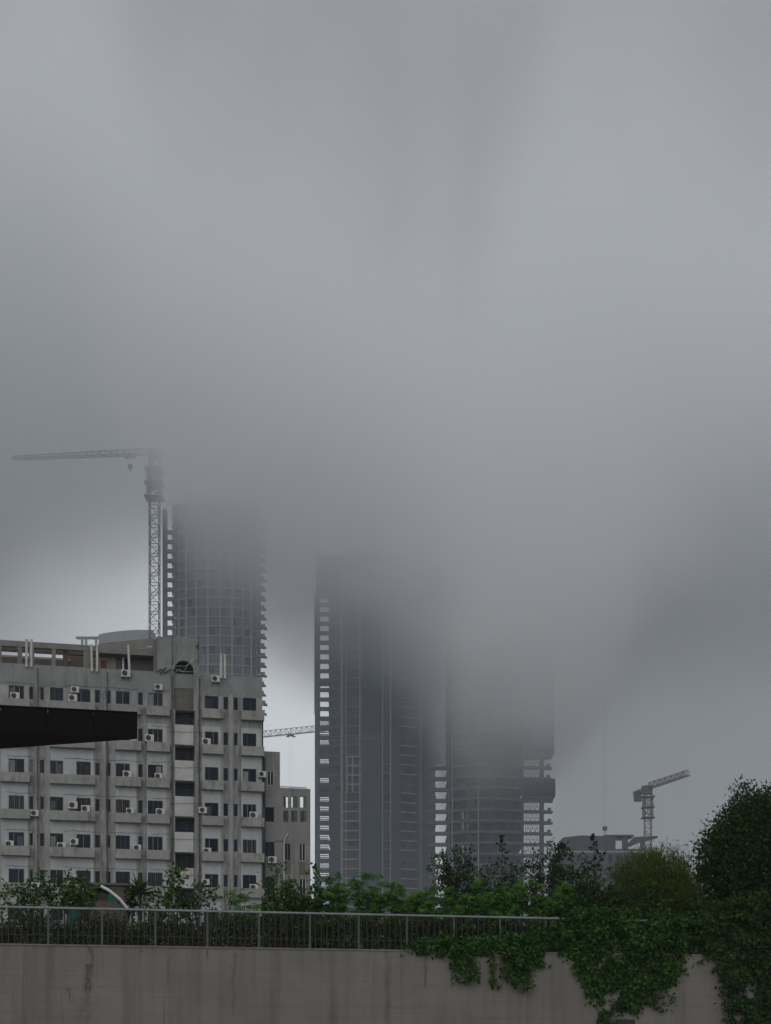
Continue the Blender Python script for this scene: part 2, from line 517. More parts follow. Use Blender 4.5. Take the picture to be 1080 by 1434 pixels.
for k in range(NR):
    dz = -PITCH * k
    for i, (a, b) in enumerate(WU):
        fr = M['frame'] if random.random() < .6 else M['darkframe']
        split = random.choice([(.5,), (.36, .68), (.5,), (.62,), (.33,)])
        fo = window('window', a, b, ZB + dz, ZT + dz, .12, random.choice(M['glass']), fr, split, bars=random.random() < .3)
        if random.random() < .45:                 # a curtain or board behind half the glass, shown in front of it as a blind
            x0 = a + .06 + (b - a - .12) * random.choice([0, .55])
            MB().box(x0, x0 + (b - a) * .36, .085, .105, ZB + dz + .06, ZT + dz - .06 - random.random() * .3).build(
                'curtain', random.choice([M['curtain'], M['glass'][2], M['glass'][0], M['curtainred'], M['curtainlight']]), fo)
    for i, (a, b) in enumerate(NU):
        gl = M['greenglass'] if (k, i) == (2, 0) else random.choice(M['glass'])
        window('narrow_window', a, b, ZB + .12 + dz, ZT - .02 + dz, .12, gl, random.choice([M['frame'], M['darkframe'], M['darkframe']]), ())
    window('stair_window', FA.u(248) , sb1 - .02, ZS0 + dz + .01, ZS1 + dz - .12, 1.0, random.choice(M['glass'][:3]), M['darkframe'], (.62,), bars=True)

# rain pipes and cable runs on the front
for px in (53.0, 150.5, 241.0, 279.5):
    u = FA.u(px)
    m = MB().tube((u, -.17, 1), (u, -.17, ZPAR - .3), .035, n=6)
    for k in range(NR):
        m.box(u - .07, u + .07, -.2, -.1, ZT - PITCH * k - .3, ZT - PITCH * k - .2)
    m.build('rain_pipe', M['darkpipe'], apt)
u = FA.u(367)
MB().tube((u + .05, -.1, 1), (u + .05, -.1, FA.z(367, 1000)), .05, n=6).build('rain_pipe', M['darkpipe'], apt)
m = MB()
for k in range(NR):
    zc = ZT - PITCH * k + .22
    for a, b in ((8, 50), (90, 150), (152, 195), (212, 240)):
        ua, ub = FA.u(a), FA.u(b)
        n = 6
        pp = [(ua + (ub - ua) * i / n, -.03, zc + .05 * random.uniform(-1, 1)) for i in range(n + 1)]
        m.path(pp, .014, n=3)
        m.tube(pp[2], (pp[2][0], -.03, zc - .9), .012, n=3)
    ua, ub = FA.u(237), FA.u(285)
    m.path([(ua + (ub - ua) * i / 6, -.28, ZS0 - PITCH * k - .62 - .03 * math.sin(i)) for i in range(7)], .015, n=3)
m.build('cable_run', M['darkpipe'], apt)

# vent pipes over the parapet (parts of the building)
for px, y0, y1, tilt in ((37.2, 930, 897, 0), (44, 930, 897, 0), (128.8, 936, 904, -.05), (136, 936, 904, 0), (181.3, 938, 905, -.1), (309.5, 946, 917, 0), (314.8, 946, 918, 0)):
    u0, z0 = FA.uz(px, y0)
    z1 = FA.z(px, y1)
    m = MB().tube((u0, -.12, z0 - .3), (u0 + tilt, -.12, z1), .10, n=10)
    m.tube((u0 + tilt, -.12, z1 - .06), (u0 + tilt, -.12, z1 + .05), .12, n=10)
    m.tube((u0, -.12, z0 + .35), (u0, -.12, z0 + .45), .115, n=10)
    m.build('vent_pipe', M['pipe'], apt)

# roof level frame on the left, with brick behind
W1 = 1.0
m = MB()
zb0, zb1 = FA.z(0, 904, W1), FA.z(0, 896, W1)
zpw = ZPAR - .98
pb1 = FA.u(139, W1)
m.box(uL, pb1, W1, W1 + .35, zb0, zb1)
m.build('roof_beam', M['roofbeam'], apt)
for a, b in ((-14, -8), (-2, 2), (24.5, 31), (40.5, 48), (72.5, 78), (117, 127)):
    MB().box(FA.u(a, W1), FA.u(b, W1), W1 + .03, W1 + .33, zpw, zb0 - .002).build('roof_column', M['roofbeam'], apt)
MB().box(FA.u(88, W1 + .5), FA.u(95, W1 + .5), W1 + .5, W1 + .9, zpw, zb0 + .2).build('roof_column', M['brick'], apt)
W2 = 3.2
MB().box(uL, FA.u(137, W2), W2, W2 + .3, FA.z(10, 911.5, W2), FA.z(10, 902, W2)).build('rear_beam', M['brick'], apt)
W3 = 7.5
MB().box(uL, FA.u(98, W3), W3, W3 + .25, zpw, FA.z(20, 918, W3)).build('rear_wall', M['brown'], apt)
MB().box(uL, FA.u(98, W3 - .5), W3 - .5, W3 - .3, FA.z(20, 921, W3), FA.z(20, 922.5, W3)).build('rear_rail', M['cream'], apt)
MB().box(FA.u(93, W3), FA.u(137, W3), W3 - .1, W3 + .2, zpw, FA.z(110, 913, W3)).build('rear_wall', M['brick'], apt)
# roof room: sloping fascia beam, plaster wall, red door
W4 = .9
ua, ub, uc = FA.u(139, W4), FA.u(215, W4), FA.u(220.5, W4)
za1, zb1_, zc1 = FA.z(139, 901, W4), FA.z(215, 893.5, W4), FA.z(220, 893, W4)
za0, zb0_ = FA.z(139, 914, W4), FA.z(215, 918.5, W4)
m = MB()
front = [(ua, W4, za0), (ub, W4, zb0_), (ub, W4, zb1_), (ua, W4, za1)]
back = [(x, 6.5, z) for x, y, z in front]
m.add(front + back, [(0, 1, 2, 3), (7, 6, 5, 4), (0, 4, 5, 1), (1, 5, 6, 2), (2, 6, 7, 3), (3, 7, 4, 0)])
m.build('roof_room_fascia', M['roofbeam'], apt)
mm = MB().box(ub + .003, head0 - .003, W4, 6, zpw, ZHEAD - .01)
mm.build('roof_room_pier', M['roofbeam'], apt)
W5 = 2.2
rw = MB().box(FA.u(138, W5), FA.u(162, W5), W5, W5 + .2, zpw, za0 + .6)
rwo = rw.build('roof_room_wall', M['cream'], apt)
MB().box(FA.u(141, W5 - .03), FA.u(149, W5 - .03), W5 - .04, W5 - .005, zpw, FA.z(145, 925, W5)).build('door', M['reddoor'], rwo)
MB().box(FA.u(162.3, W5), FA.u(170, W5), W5 + .02, W5 + .25, zpw, za0 + .6).build('roof_room_wall', M['brown'], apt)
MB().box(FA.u(171, W5 - .3), FA.u(174, W5 - .3), W5 - .3, W5 - .1, zpw, za0 + .3).build('roof_column', M['pipe'], apt)
MB().box(FA.u(174.2, W5), FA.u(181, W5), W5 + .3, W5 + .4, zpw, za0 + .6).build('roof_window', M['glass'][0], apt)
MB().box(FA.u(183, W5), FA.u(222, W5), W5 + .1, W5 + .35, zpw, za0 + .8).build('roof_room_wall', M['brown'], apt)
# lamp arm on the fascia
u0, z0 = FA.uz(196, 909, W4)
u1 = FA.u(211, W4)
MB().tube((u0, W4 - .05, z0), (u1, W4 - .9, z0 - .02), .03, n=5).tube((u1 - .25, W4 - .8, z0), (u1 + .05, W4 - .95, z0 - .03), .07, n=6).build('lamp_arm', M['pipe'], apt)
# antennas and loose cables round the arch
for px, ya, yb in ((241, 888, 931), (277.3, 891, 930)):
    u0 = FA.u(px)
    m = MB().tube((u0, -.3, FA.z(px, yb)), (u0, -.3, FA.z(px, ya)), .035, .02, n=5)
    zz = FA.z(px, ya)
    m.tube((u0 - .22, -.3, zz - .25), (u0 + .1, -.3, zz - .25), .015, n=3)
    if px > 260:
        m.tube((u0, -.3, zz - .6), (u0, -.3, zz - 1.2), .07, n=6)
        m.box(u0 - .2, u0 - .02, -.36, -.24, zz - 1.05, zz - .85)
    m.tube((u0 - .02, -.3, FA.z(px, yb)), (u0 - .02, 0, FA.z(px, yb)), .03, n=4)
    m.build('antenna', M['darkpipe'], apt)
for pxy in (((241, 935), (250, 934), (259, 934), (266, 929), (275, 921), (282, 926)), ((243, 944), (251, 938), (256, 942), (262, 934), (268, 928)),
            ((232, 934), (241, 936), (252, 941), (262, 942), (275, 942), (285, 942)), ((243, 900), (246, 905), (247, 912), (243, 925), (240, 935)), ((282, 926), (284, 922), (283, 935), (286, 921))):
    m = MB().path([(FA.u(x), -.2 - .1 * (i % 2), FA.z(x, y)) for i, (x, y) in enumerate(pxy)], .018, n=4)
    m.build('loose_cable', M['cable'] if pxy[0][0] != 243 or pxy[0][1] != 900 else M['darkpipe'], apt)
m = MB()
for px, py in ((227, 941), (229, 937), (233, 941), (236, 939), (222, 939)):
    u0, z0 = FA.uz(px, py, -.1)
    m.tube((u0 - .2, -.1, z0 - .15), (u0 + .22, -.2, z0 + .12), .05, n=5)
m.build('cable_bundle', M['darkpipe'], apt)

# ------------------------------------------------------------------ air conditioner units, each a thing of its own
AC = [  # px, py, place
    (21, 975, 'on the top row ledge in front of the leftmost window'), (105, 965.5, 'hung uppermost of two beside the top row paired window'),
    (102, 977.7, 'lower of two beside the second paired window, top row'), (176, 943.5, 'hung on the parapet by the red door and white pipe'),
    (222, 962, 'hung high on the parapet just left of the arch'), (209, 1034, 'on second row ledge just right of the dark canopy tip'),
    (302, 950.7, 'hung on the parapet below the white pipes right of the arch'), (289, 1039, 'on second row ledge right of the stair bay'),
    (222, 1087, 'on third row ledge left of the stair bay'), (367, 1084, 'hung on the right corner of the block in the third row'),
    (178, 1084.5, 'on third row ledge of the single window right of the pair'), (102, 1128, 'hung between the paired windows of the fourth row'),
    (120, 1133, 'in front of the second paired window, fourth row'), (48.6, 1138.6, 'hung at the right end of the leftmost fourth row ledge'),
    (182, 1135.6, 'on fourth row ledge of the single window right of the pair'), (224.5, 1137.7, 'on fourth row ledge left of the stair bay'),
    (13, 1182, 'hung left of the leftmost window in the fifth row'), (86, 1185, 'in front of the first paired window, fifth row'),
    (104, 1178.6, 'hung between the paired windows of the fifth row'), (192, 1187, 'on fifth row ledge right of the single window'),
    (50, 1241, 'low by the narrow windows behind leaves, left side of the block'), (103, 1231, 'low between the paired windows behind the shrub leaves'),
    (284, 1134.5, 'hung right of the stair bay in the fourth row'), (355.5, 1142, 'on the rightmost fourth row ledge'),
    (290, 1192, 'on fifth row ledge right of the stair bay'), (288, 1235, 'low right of the stair bay in the sixth row'),
    (355.5, 1243, 'on the rightmost sixth row ledge behind twigs')]


def ac_unit(idx):
    w_, h_, d_ = .70, .54, .28
    m = MB().box(-w_ / 2, w_ / 2, -d_ / 2, d_ / 2, 0, h_)
    root = empty('air_conditioner', (0, 0, 0))
    m.build('casing', M['acbody'], root)
    fx = -.09
    fn = MB()
    ring = 16
    fn.tube((fx, -d_ / 2 - .025, h_ / 2), (fx, -d_ / 2 - .003, h_ / 2), .215, n=ring)
    fg = fn.build('fan_grille', M['acgrille'], root)
    hub = MB()
    hub.tube((fx, -d_ / 2 - .04, h_ / 2), (fx, -d_ / 2 - .026, h_ / 2), .05, n=8)
    for i in range(3):
        t = 2 * math.pi * i / 3 + .4
        hub.tube((fx, -d_ / 2 - .032, h_ / 2), (fx + .19 * math.cos(t), -d_ / 2 - .032, h_ / 2 + .19 * math.sin(t)), .022, n=4)
    hub.build('fan', M['bracket'], fg)
    for x in (-.26, .26):
        br = MB()
        br.box(x - .02, x + .02, -d_ / 2, d_ / 2 + .2, -.04, -.003)
        br.tube((x, -d_ / 2 + .05, -.03), (x, d_ / 2 + .12, -.22), .014, n=4)
        br.build('bracket', M['bracket'], root)
    return root


ac0 = None
for i, (px, py, where) in enumerate(AC):
    hung = ('hung' in where)
    w = -.34 if hung else -.36
    u, z = FA.uz(px, py, w)
    z -= .27
    if not hung:
        pass
    if ac0 is None:
        o = ac0 = ac_unit(0)
        kids = list(o.children)
    else:
        o = ac0.copy()
        COL.objects.link(o)
        for ch in kids:
            c = copy_child(ch, o)
            for g2 in ch.children:
                copy_child(g2, c)
    o.location = FA.world(u, w, z)
    o.rotation_euler.z = FA.t + random.uniform(-.1, .1)
    o.scale = [random.uniform(.9, 1.06)] * 3
    tag(o, label='white air conditioner ' + where, cat='air conditioner', group='air conditioner units on the apartment front')

# ================================================================== ANNEX
FN = Facade(0, 117.9, 12.5)
an = empty('annex_building', FN.world(FN.u(370), 0, 0), FN.t, label='darker grey stepped concrete annex with six open square holes, right of the apartment block', cat='building')
U0 = FN.u(370)


def nu(px, w=0.):
    return FN.u(px, w) - U0


aw = MB()
zt1, zt2 = FN.z(380, 1052.5), FN.z(412, 1104)
holes = []
for a, b in ((396.8, 404), (408.2, 416.5), (420.3, 429)):
    for c, d in ((1131, 1115.5), (1151, 1135.5)):
        holes.append((nu(a), nu(b), FN.z((a + b) / 2, c), FN.z((a + b) / 2, d)))
wins = []
for a, b, c, d, fr in ((374.5, 383.5, 1100, 1080, 'whiteframe'), (370.6, 384, 1151, 1130.5, 'darkframe'), (371, 384.5, 1200, 1179, 'darkframe'), (371.5, 385, 1251, 1228, 'darkframe'),
                       (399, 407.2, 1205, 1181, 'frame'), (419, 428, 1206, 1181, 'whiteframe'), (399.5, 407.5, 1254, 1232, 'frame'), (419.5, 428.5, 1253, 1230, 'whiteframe')):
    wins.append((nu(a), nu(b), FN.z((a + b) / 2, c), FN.z((a + b) / 2, d), fr))
ops = [h for h in holes] + [w[:4] for w in wins]
e1, e2 = nu(392.2), nu(434.8)
us = sorted({round(x, 4) for o in ops for x in o[:2]} | {0.0, round(e1, 4), round(e2, 4)})
zs = sorted({round(z, 4) for o in ops for z in o[2:]} | {0.0, round(zt1, 4), round(zt2, 4)})
for i in range(len(us) - 1):
    for j in range(len(zs) - 1):
        a, b, c, d = us[i], us[i + 1], zs[j], zs[j + 1]
        mu, mz = (a + b) / 2, (c + d) / 2
        if any(o[0] < mu < o[1] and o[2] < mz < o[3] for o in ops) or (mu > e1 and mz > zt2):
            continue
        aw.quad((a, 0, c), (b, 0, c), (b, 0, d), (a, 0, d))
for n_, (a, b, c, d) in enumerate(ops):
    dep = .28 if n_ < 6 else .15
    aw.quad((a, 0, c), (a, dep, c), (a, dep, d), (a, 0, d))
    aw.quad((b, dep, c), (b, 0, c), (b, 0, d), (b, dep, d))
    aw.quad((a, 0, c), (b, 0, c), (b, dep, c), (a, dep, c))
    aw.quad((a, dep, d), (b, dep, d), (b, 0, d), (a, 0, d))
zlow = holes[1][2] - .35
aw.quad((e1, 0, zt2), (e1, 9, zt2), (e1, 9, zt1), (e1, 0, zt1))
aw.quad((0, 0, zt1), (e1, 0, zt1), (e1, 9, zt1), (0, 9, zt1))
aw.quad((e2, 0, 0), (e2, 9, 0), (e2, 9, zlow), (e2, 0, zlow))
aw.quad((e1, .3, zlow), (e2, .3, zlow), (e2, 9, zlow), (e1, 9, zlow))
aw.quad((0, 9, 0), (0, 9, zt1), (e1, 9, zt1), (e1, 9, 0))
aw.quad((e1, 9, 0), (e1, 9, zlow), (e2, 9, zlow), (e2, 9, 0))
aw.quad((e1, 0, zt2), (e2, 0, zt2), (e2, .28, zt2), (e1, .28, zt2))
aw.quad((e2, 0, zlow), (e2, .28, zlow), (e2, .28, zt2), (e2, 0, zt2))
aw.build('wall', M['annex'], an)
# rear screen of the open roof storey: posts stand behind the holes
for a, b in ((393, 400.3), (410.6, 418.6), (425.2, 431)):
    MB().box(nu(a, 3), nu(b, 3), 2.9, 3.2, zlow + .01, zt2 + .42).build('rear_post', M['annex'], an)
MB().box(nu(393, 3.3), nu(431, 3.3), 3.22, 3.5, zlow + .01, FN.z(410, 1134.5, 3.3)).build('rear_parapet', M['annex'], an)
MB().box(.1, e2 - .1, .5, .6, .1, zlow - .1).build('inner_wall', M['dark_room'], an)
for i, (a, b, c, d, fr) in enumerate(wins):
    fo = window('window', a, b, c, d, .1, M['glass'][i % 3], M[fr], (.5,) if i not in (1, 3) else (), parent=an)
    if i >= 4:
        MB().box(a, b, -.004, .0, c - 1.2, c - .02).build('recess_shade_strip', M['brown'], an)  # dark strip colour stands in for the shaded recess below this window
pp = [(402, 1170), (399.5, 1174), (397.5, 1180), (397.5, 1290)]
m = MB()
for i in range(3):
    m.tube((nu(pp[i][0]), -.12, FN.z(*pp[i])), (nu(pp[i + 1][0]), -.12, FN.z(*pp[i + 1])), .055, n=7)
m.tube((nu(402), -.12, FN.z(402, 1170)), (nu(402), -.12, FN.z(402, 1168)), .09, n=7)
m.build('rain_pipe', M['pipe'], an)
m = MB().tube((nu(371), -.08, FN.z(371, 1062)), (nu(371), -.08, 2), .04, n=5)
m.tube((nu(384), -.08, FN.z(384, 1178)), (nu(397), -.08, FN.z(397, 1178)), .025, n=4)
m.build('rain_pipe', M['darkpipe'], an)
MB().tube((nu(392), .1, zt2 + .12), (nu(430), .1, zt2 + .1), .05, n=5).build('roof_pipe', M['cable'], an)
# two condensers on the annex
u, z = FN.uz(381.5, 1204.5, -.3)
o = ac0.copy()
COL.objects.link(o)
for ch in kids:
    c = copy_child(ch, o)
    for g2 in ch.children:
        copy_child(g2, c)
o.location = FN.world(u, -.3, z - .27)
o.rotation_euler.z = FN.t
tag(o, label='white air conditioner hung under the annex window beside the white rain pipe', cat='air conditioner', group='air conditioner units on the apartment front')

# ================================================================== DARK CANOPY (near, left)
FC = Facade(0, 20.0, 12.5)
cp = empty('canopy', FC.world(0, 0, 0), FC.t, label='black canopy edge jutting in from the left before the apartment block', cat='canopy')
ct, cb = FC.z(192, 999.5), FC.z(192, 1034.5)
cr = FC.u(192.5)
cl = -6.0
# soffit is a wedge: its rear edge runs back to the left
wb = 2.1
m = MB()
bot = [(cl, 0.012), (cr, 0.012), (cr - .02, .05), (FC.u(0, 1.15), 1.15), (cl, 3.4)]
m.prism(bot, cb + .004, ct - .05)
m.build('soffit', M['soffit'], cp)
m = MB()
seams = [cl, FC.u(0) - 1.3, FC.u(0) - .65, FC.u(1), FC.u(67), FC.u(131), cr]
for a, b in zip(seams, seams[1:]):
    m.box(a + .004, b - .004, -.02, .008, cb, ct)
m.build('fascia', M['canopy'], cp)
MB().box(cl, cr, -.03, .06, ct + .002, ct + .02).build('flashing', M['canopy'], cp)
MB().box(cl + .1, cl + .5, .3, .7, 0, cb).build('post', M['canopy'], cp)

# ================================================================== RETAINING WALL, TERRACE, RAILING
FW = Facade(0, 40.0, 12.3)
ZW = FW.z(0, 1323.5)
wm, nt, b_, _o = new_mat('retaining_wall_concrete')
base = mixc(nt, maprange(nt, tex_noise(nt, 0.5, 6, 0.6), .3, .7), (0.212, 0.195, 0.174), (0.163, 0.149, 0.133))
base = mixc(nt, maprange(nt, tex_noise(nt, 2.4, 6, 0.7, (1, 1, .06)), .46, .7, 0, .5), base, (0.085, 0.075, 0.066))
base = mixc(nt, maprange(nt, tex_noise(nt, 5.0, 5, 0.7, (1, 1, .03)), .6, .75, 0, .5), base, (0.06, 0.05, 0.042))
base = mixc(nt, maprange(nt, tex_noise(nt, 1.1, 5, 0.65), .62, .72, 0, .35), base, (0.17, 0.155, 0.135))
# horizontal board marks
base = mixc(nt, maprange(nt, tex_noise(nt, 6.0, 2, 0.5, (.05, 1, 1.6)), .5, .7, 0, .2), base, (0.09, 0.08, 0.07))
tc = nt.nodes.new('ShaderNodeTexCoord')
sep = nt.nodes.new('ShaderNodeSeparateXYZ')
nt.links.new(tc.outputs['Object'], sep.inputs[0])


def stain(base, px, py0, py1, half, col, amt, nscale=6.0, lo=.42):
    """one rust or damp run with a shape of its own, below the coping"""
    u0, z1 = FW.uz(px, py0)
    z0 = FW.z(px, py1)
    wob = mathn(nt, 'MULTIPLY', mathn(nt, 'SUBTRACT', tex_noise(nt, 1.5, 4, .6), .5), .35)
    du = mathn(nt, 'ABSOLUTE', mathn(nt, 'SUBTRACT', mathn(nt, 'ADD', sep.outputs[0], wob), u0))
    fu = maprange(nt, du, half, half * .25)
    fz = mathn(nt, 'MULTIPLY', maprange(nt, sep.outputs[2], z0, z0 + .25), maprange(nt, sep.outputs[2], z1 + .05, z1))
    n = maprange(nt, tex_noise(nt, nscale, 6, .75, (1, 1, .4)), lo, .62)
    f = mathn(nt, 'MULTIPLY', mathn(nt, 'MULTIPLY', fu, fz), mathn(nt, 'MULTIPLY', n, amt))
    return mixc(nt, f, base, col)


base = stain(base, 127, 1326, 1360, .14, (0.055, 0.034, 0.022), .8)
base = stain(base, 123, 1352, 1394, .17, (0.035, 0.018, 0.012), .95, 9.0, .38)
base = stain(base, 118, 1385, 1434, .20, (0.07, 0.045, 0.032), .6)
base = stain(base, 98, 1383, 1410, .12, (0.035, 0.032, 0.03), .7, 8.0)
base = stain(base, 236, 1340, 1385, .07, (0.045, 0.04, 0.036), .7)
base = stain(base, 197, 1326, 1352, .05, (0.05, 0.04, 0.035), .8)
base = stain(base, 290, 1326, 1350, .05, (0.045, 0.03, 0.025), .8)
base = stain(base, 327, 1335, 1425, .09, (0.07, 0.06, 0.05), .6)
base = stain(base, 595, 1345, 1390, .06, (0.045, 0.04, 0.036), .7)
base = stain(base, 543, 1330, 1434, .12, (0.08, 0.066, 0.056), .6)
nt.links.new(base, b_.inputs['Base Color'])
b_.inputs['Roughness'].default_value = .85
b_.inputs['Specular IOR Level'].default_value = .25
bp = nt.nodes.new('ShaderNodeBump')
bp.inputs['Strength'].default_value = .35
bp.inputs['Distance'].default_value = .02
nt.links.new(tex_noise(nt, 18, 6, .7), bp.inputs['Height'])
nt.links.new(bp.outputs[0], b_.inputs['Normal'])

rw_ = empty('retaining_wall', FW.world(0, 0, 0), FW.t, label='long stained beige concrete retaining wall along the bottom, under the railing', cat='wall')
MB().box(-12, 45, 0, .35, 0, ZW).build('wall_face', wm, rw_)
m = MB().box(-12, 45, -.03, .38, ZW + .001, ZW + .045)
m.build('coping', weathered('coping_concrete', (0.24, 0.225, 0.20), (0.17, 0.16, 0.14), (0.07, 0.06, 0.05), .7, .8, 3.0), rw_)
tr = MB().box(-12, 45, .39, 30, 0.002, ZW - .12)
to = tr.build('terrace', plain('terrace_soil', (0.035, 0.028, 0.02), .95, var=.5, scale=2))
to.location = FW.world(0, 0, 0)
to.rotation_euler.z = FW.t
tag(to, kind='structure')

rl = empty('railing', FW.world(0, 0.12, ZW + .045), FW.t, label='grey metal railing with round top rail and thin dark bars on the wall', cat='railing')
ZR = FW.z(0, 1269.5) - (ZW + .045)
u_end = FW.u(985)
hr = MB()
for a in np.arange(-10, u_end, 2.0):
    hr.tube((a, 0, ZR), (min(a + 2.0, u_end), 0, ZR), .036, n=10)
hr.build('handrail', M['steel'], rl)
MB().tube((-10, 0, .27), (u_end, 0, .27), .010, n=5).build('lower_rail', M['bracket'], rl)
pu = [FW.u(x) for x in (-8, 67.5, 143, 218, 291, 363.5, 435, 503.5, 571, 637, 702, 766, 830, 893, 955)]
post0 = None
for u in pu:
    if post0 is None:
        m = MB().box(-.030, .030, -.02, .02, .0, ZR - .03)
        m.box(-.07, .07, -.05, .05, 0, .012)
        post0 = m.build('post', M['poststeel'], rl, (u, 0, 0))
    else:
        copy_child(post0, rl, (u, 0, 0))
bal0 = None
cnt = 0
rest = MB()
u = -4.0
ua0 = FW.u(-6)
ulist = list(np.arange(ua0, u_end, .1715))
for u in ulist:
    if any(abs(u - p) < .06 for p in pu):
        continue
    if cnt < 100:
        if bal0 is None:
            bal0 = MB().box(-.016, .016, -.008, .008, 0, ZR - .035).build('baluster', M['baluster'], rl, (u, 0, 0))
        else:
            copy_child(bal0, rl, (u, 0, 0))
    else:
        rest.box(u - .0125, u + .0125, -.006, .006, 0, ZR - .035)
    cnt += 1
tag(rest.build('baluster_run', M['baluster'], rl), kind='stuff')

# black box top at the bottom edge, in front of the wall
FBX = 30.0
p0 = at(876, 1428, FBX)
bx = empty('junction_box', (p0.x, FBX, 0), 0, label='small black box whose top just shows at the bottom edge before the wall', cat='box')
h = p0.z
MB().add([(-.20, -.15, h - .4), (.20, -.15, h - .4), (.20, .15, h - .4), (-.20, .15, h - .4), (-.19, -.15, h), (.17, -.15, h), (.17, .15, h), (-.19, .15, h),
          ], [(3, 2, 1, 0), (4, 5, 6, 7), (0, 1, 5, 4), (1, 2, 6, 5), (2, 3, 7, 6), (3, 0, 4, 7)]).build('case', M['boxdark'], bx)
MB().tube((0, 0, 0), (0, 0, h - .41), .05, n=8).build('post', M['boxdark'], bx)


# ================================================================== FOLIAGE
def leaf_arrays(P, L, W, axis, normal, fold=.18):
    """folded rhombic leaves: P centre base, axis direction, normal"""
    n = len(P)
    axis = axis / np.maximum(1e-6, np.linalg.norm(axis, axis=1))[:, None]
    b = np.cross(normal, axis)
    b = b / np.maximum(1e-6, np.linalg.norm(b, axis=1))[:, None]
    nn = np.cross(axis, b)
    L = L[:, None]
    W = W[:, None]
    mid = P + axis * L * .42
    v = np.empty((n, 4, 3))
    v[:, 0] = P
    v[:, 1] = mid + b * W * .5 + nn * W * fold
    v[:, 2] = P + axis * L - nn * L * .12
    v[:, 3] = mid - b * W * .5 + nn * W * fold
    return v.reshape(-1, 3)


def mesh_leaves(name, V, mat, parent=None):
    n = len(V) // 4
    idx = np.arange(n)[:, None] * 4
    tri = np.concatenate([idx + np.array([[0, 1, 2]]), idx + np.array([[0, 2, 3]])], axis=1).reshape(-1)
    me = bpy.data.meshes.new(name)
    me.vertices.add(len(V))
    me.vertices.foreach_set('co', V.astype(np.float32).ravel())
    nt_ = n * 2
    me.loops.add(nt_ * 3)
    me.loops.foreach_set('vertex_index', tri.astype(np.int32))
    me.polygons.add(nt_)
    me.polygons.foreach_set('loop_start', np.arange(0, nt_ * 3, 3, dtype=np.int32))
    me.polygons.foreach_set('loop_total', np.full(nt_, 3, dtype=np.int32))
    me.materials.append(mat)
    me.update(calc_edges=True)
    me.validate()
    o = bpy.data.objects.new(name, me)
    COL.objects.link(o)
    if parent:
        o.parent = parent
    return o


def rnd_dirs(n, bias=(0, 0, 0)):
    d = rng.normal(size=(n, 3))
    d /= np.linalg.norm(d, axis=1)[:, None]
    return d + np.array(bias)


STYLE = {  # leaf length, width, leaves per clump, clump radius, material
    'broad': (.145, .085, 16, .10, 'broad'), 'dark': (.125, .07, 20, .10, 'dark'), 'olive': (.12, .026, 90, .15, 'olive'),
    'tree': (.155, .07, 24, .14, 'tree'), 'ivy': (.09, .075, 10, .10, 'ivy'), 'litter': (.09, .04, 14, .14, 'litter')}


def clump_leaves(tips, dirs, style, jitter=1.0):
    L, W, k, rc, mt = STYLE[style]
    n = len(tips) * k
    P = np.repeat(tips, k, 0)
    D = np.repeat(dirs, k, 0)
    P = P + rng.normal(size=(n, 3)) * rc * jitter - D * (rng.random((n, 1)) * rc * 1.2)
    if style == 'olive':
        ax = D * 1.2 + rnd_dirs(n, (0, 0, .25)) * .8
        nm = rnd_dirs(n)
    else:
        ax = D * .6 + rnd_dirs(n, (0, 0, -.15))
        nm = rnd_dirs(n, (0, -.35, .9))
    l = L * rng.uniform(.6, 1.25, n)
    w = W * rng.uniform(.7, 1.2, n)
    return leaf_arrays(P, l, w, ax, nm), mt


def whorls(tips, dirs, count=7, L=.17, W=.042):
    """hand shaped leaves: leaflets radiating from a stalk end"""
    vs = []
    for t, d in zip(tips, dirs):
        for q in range(6):
            dd = Vector(d) * .5 + Vector((rng.normal(), rng.normal(), rng.normal() * .5 + .15))
            dd.normalize()
            c = Vector(t) + dd * rng.uniform(.06, .2)
            up = (Vector((0, -.3, 1)) + Vector(rng.normal(size=3)) * .35).normalized()
            a0 = rng.random() * 6.28
            e1 = up.orthogonal().normalized()
            e2 = up.cross(e1)
            n = count
            ang = a0 + np.arange(n) * 2 * math.pi / n
            ax = np.array([list(e1 * math.cos(a) + e2 * math.sin(a) - up * .35) for a in ang])
            s = rng.uniform(.75, 1.2)
            vs.append(leaf_arrays(np.repeat(np.array([list(c)]), n, 0), np.full(n, L * s), np.full(n, W * s), ax, np.repeat(np.array([list(up)]), n, 0), .12))
    return np.concatenate(vs)


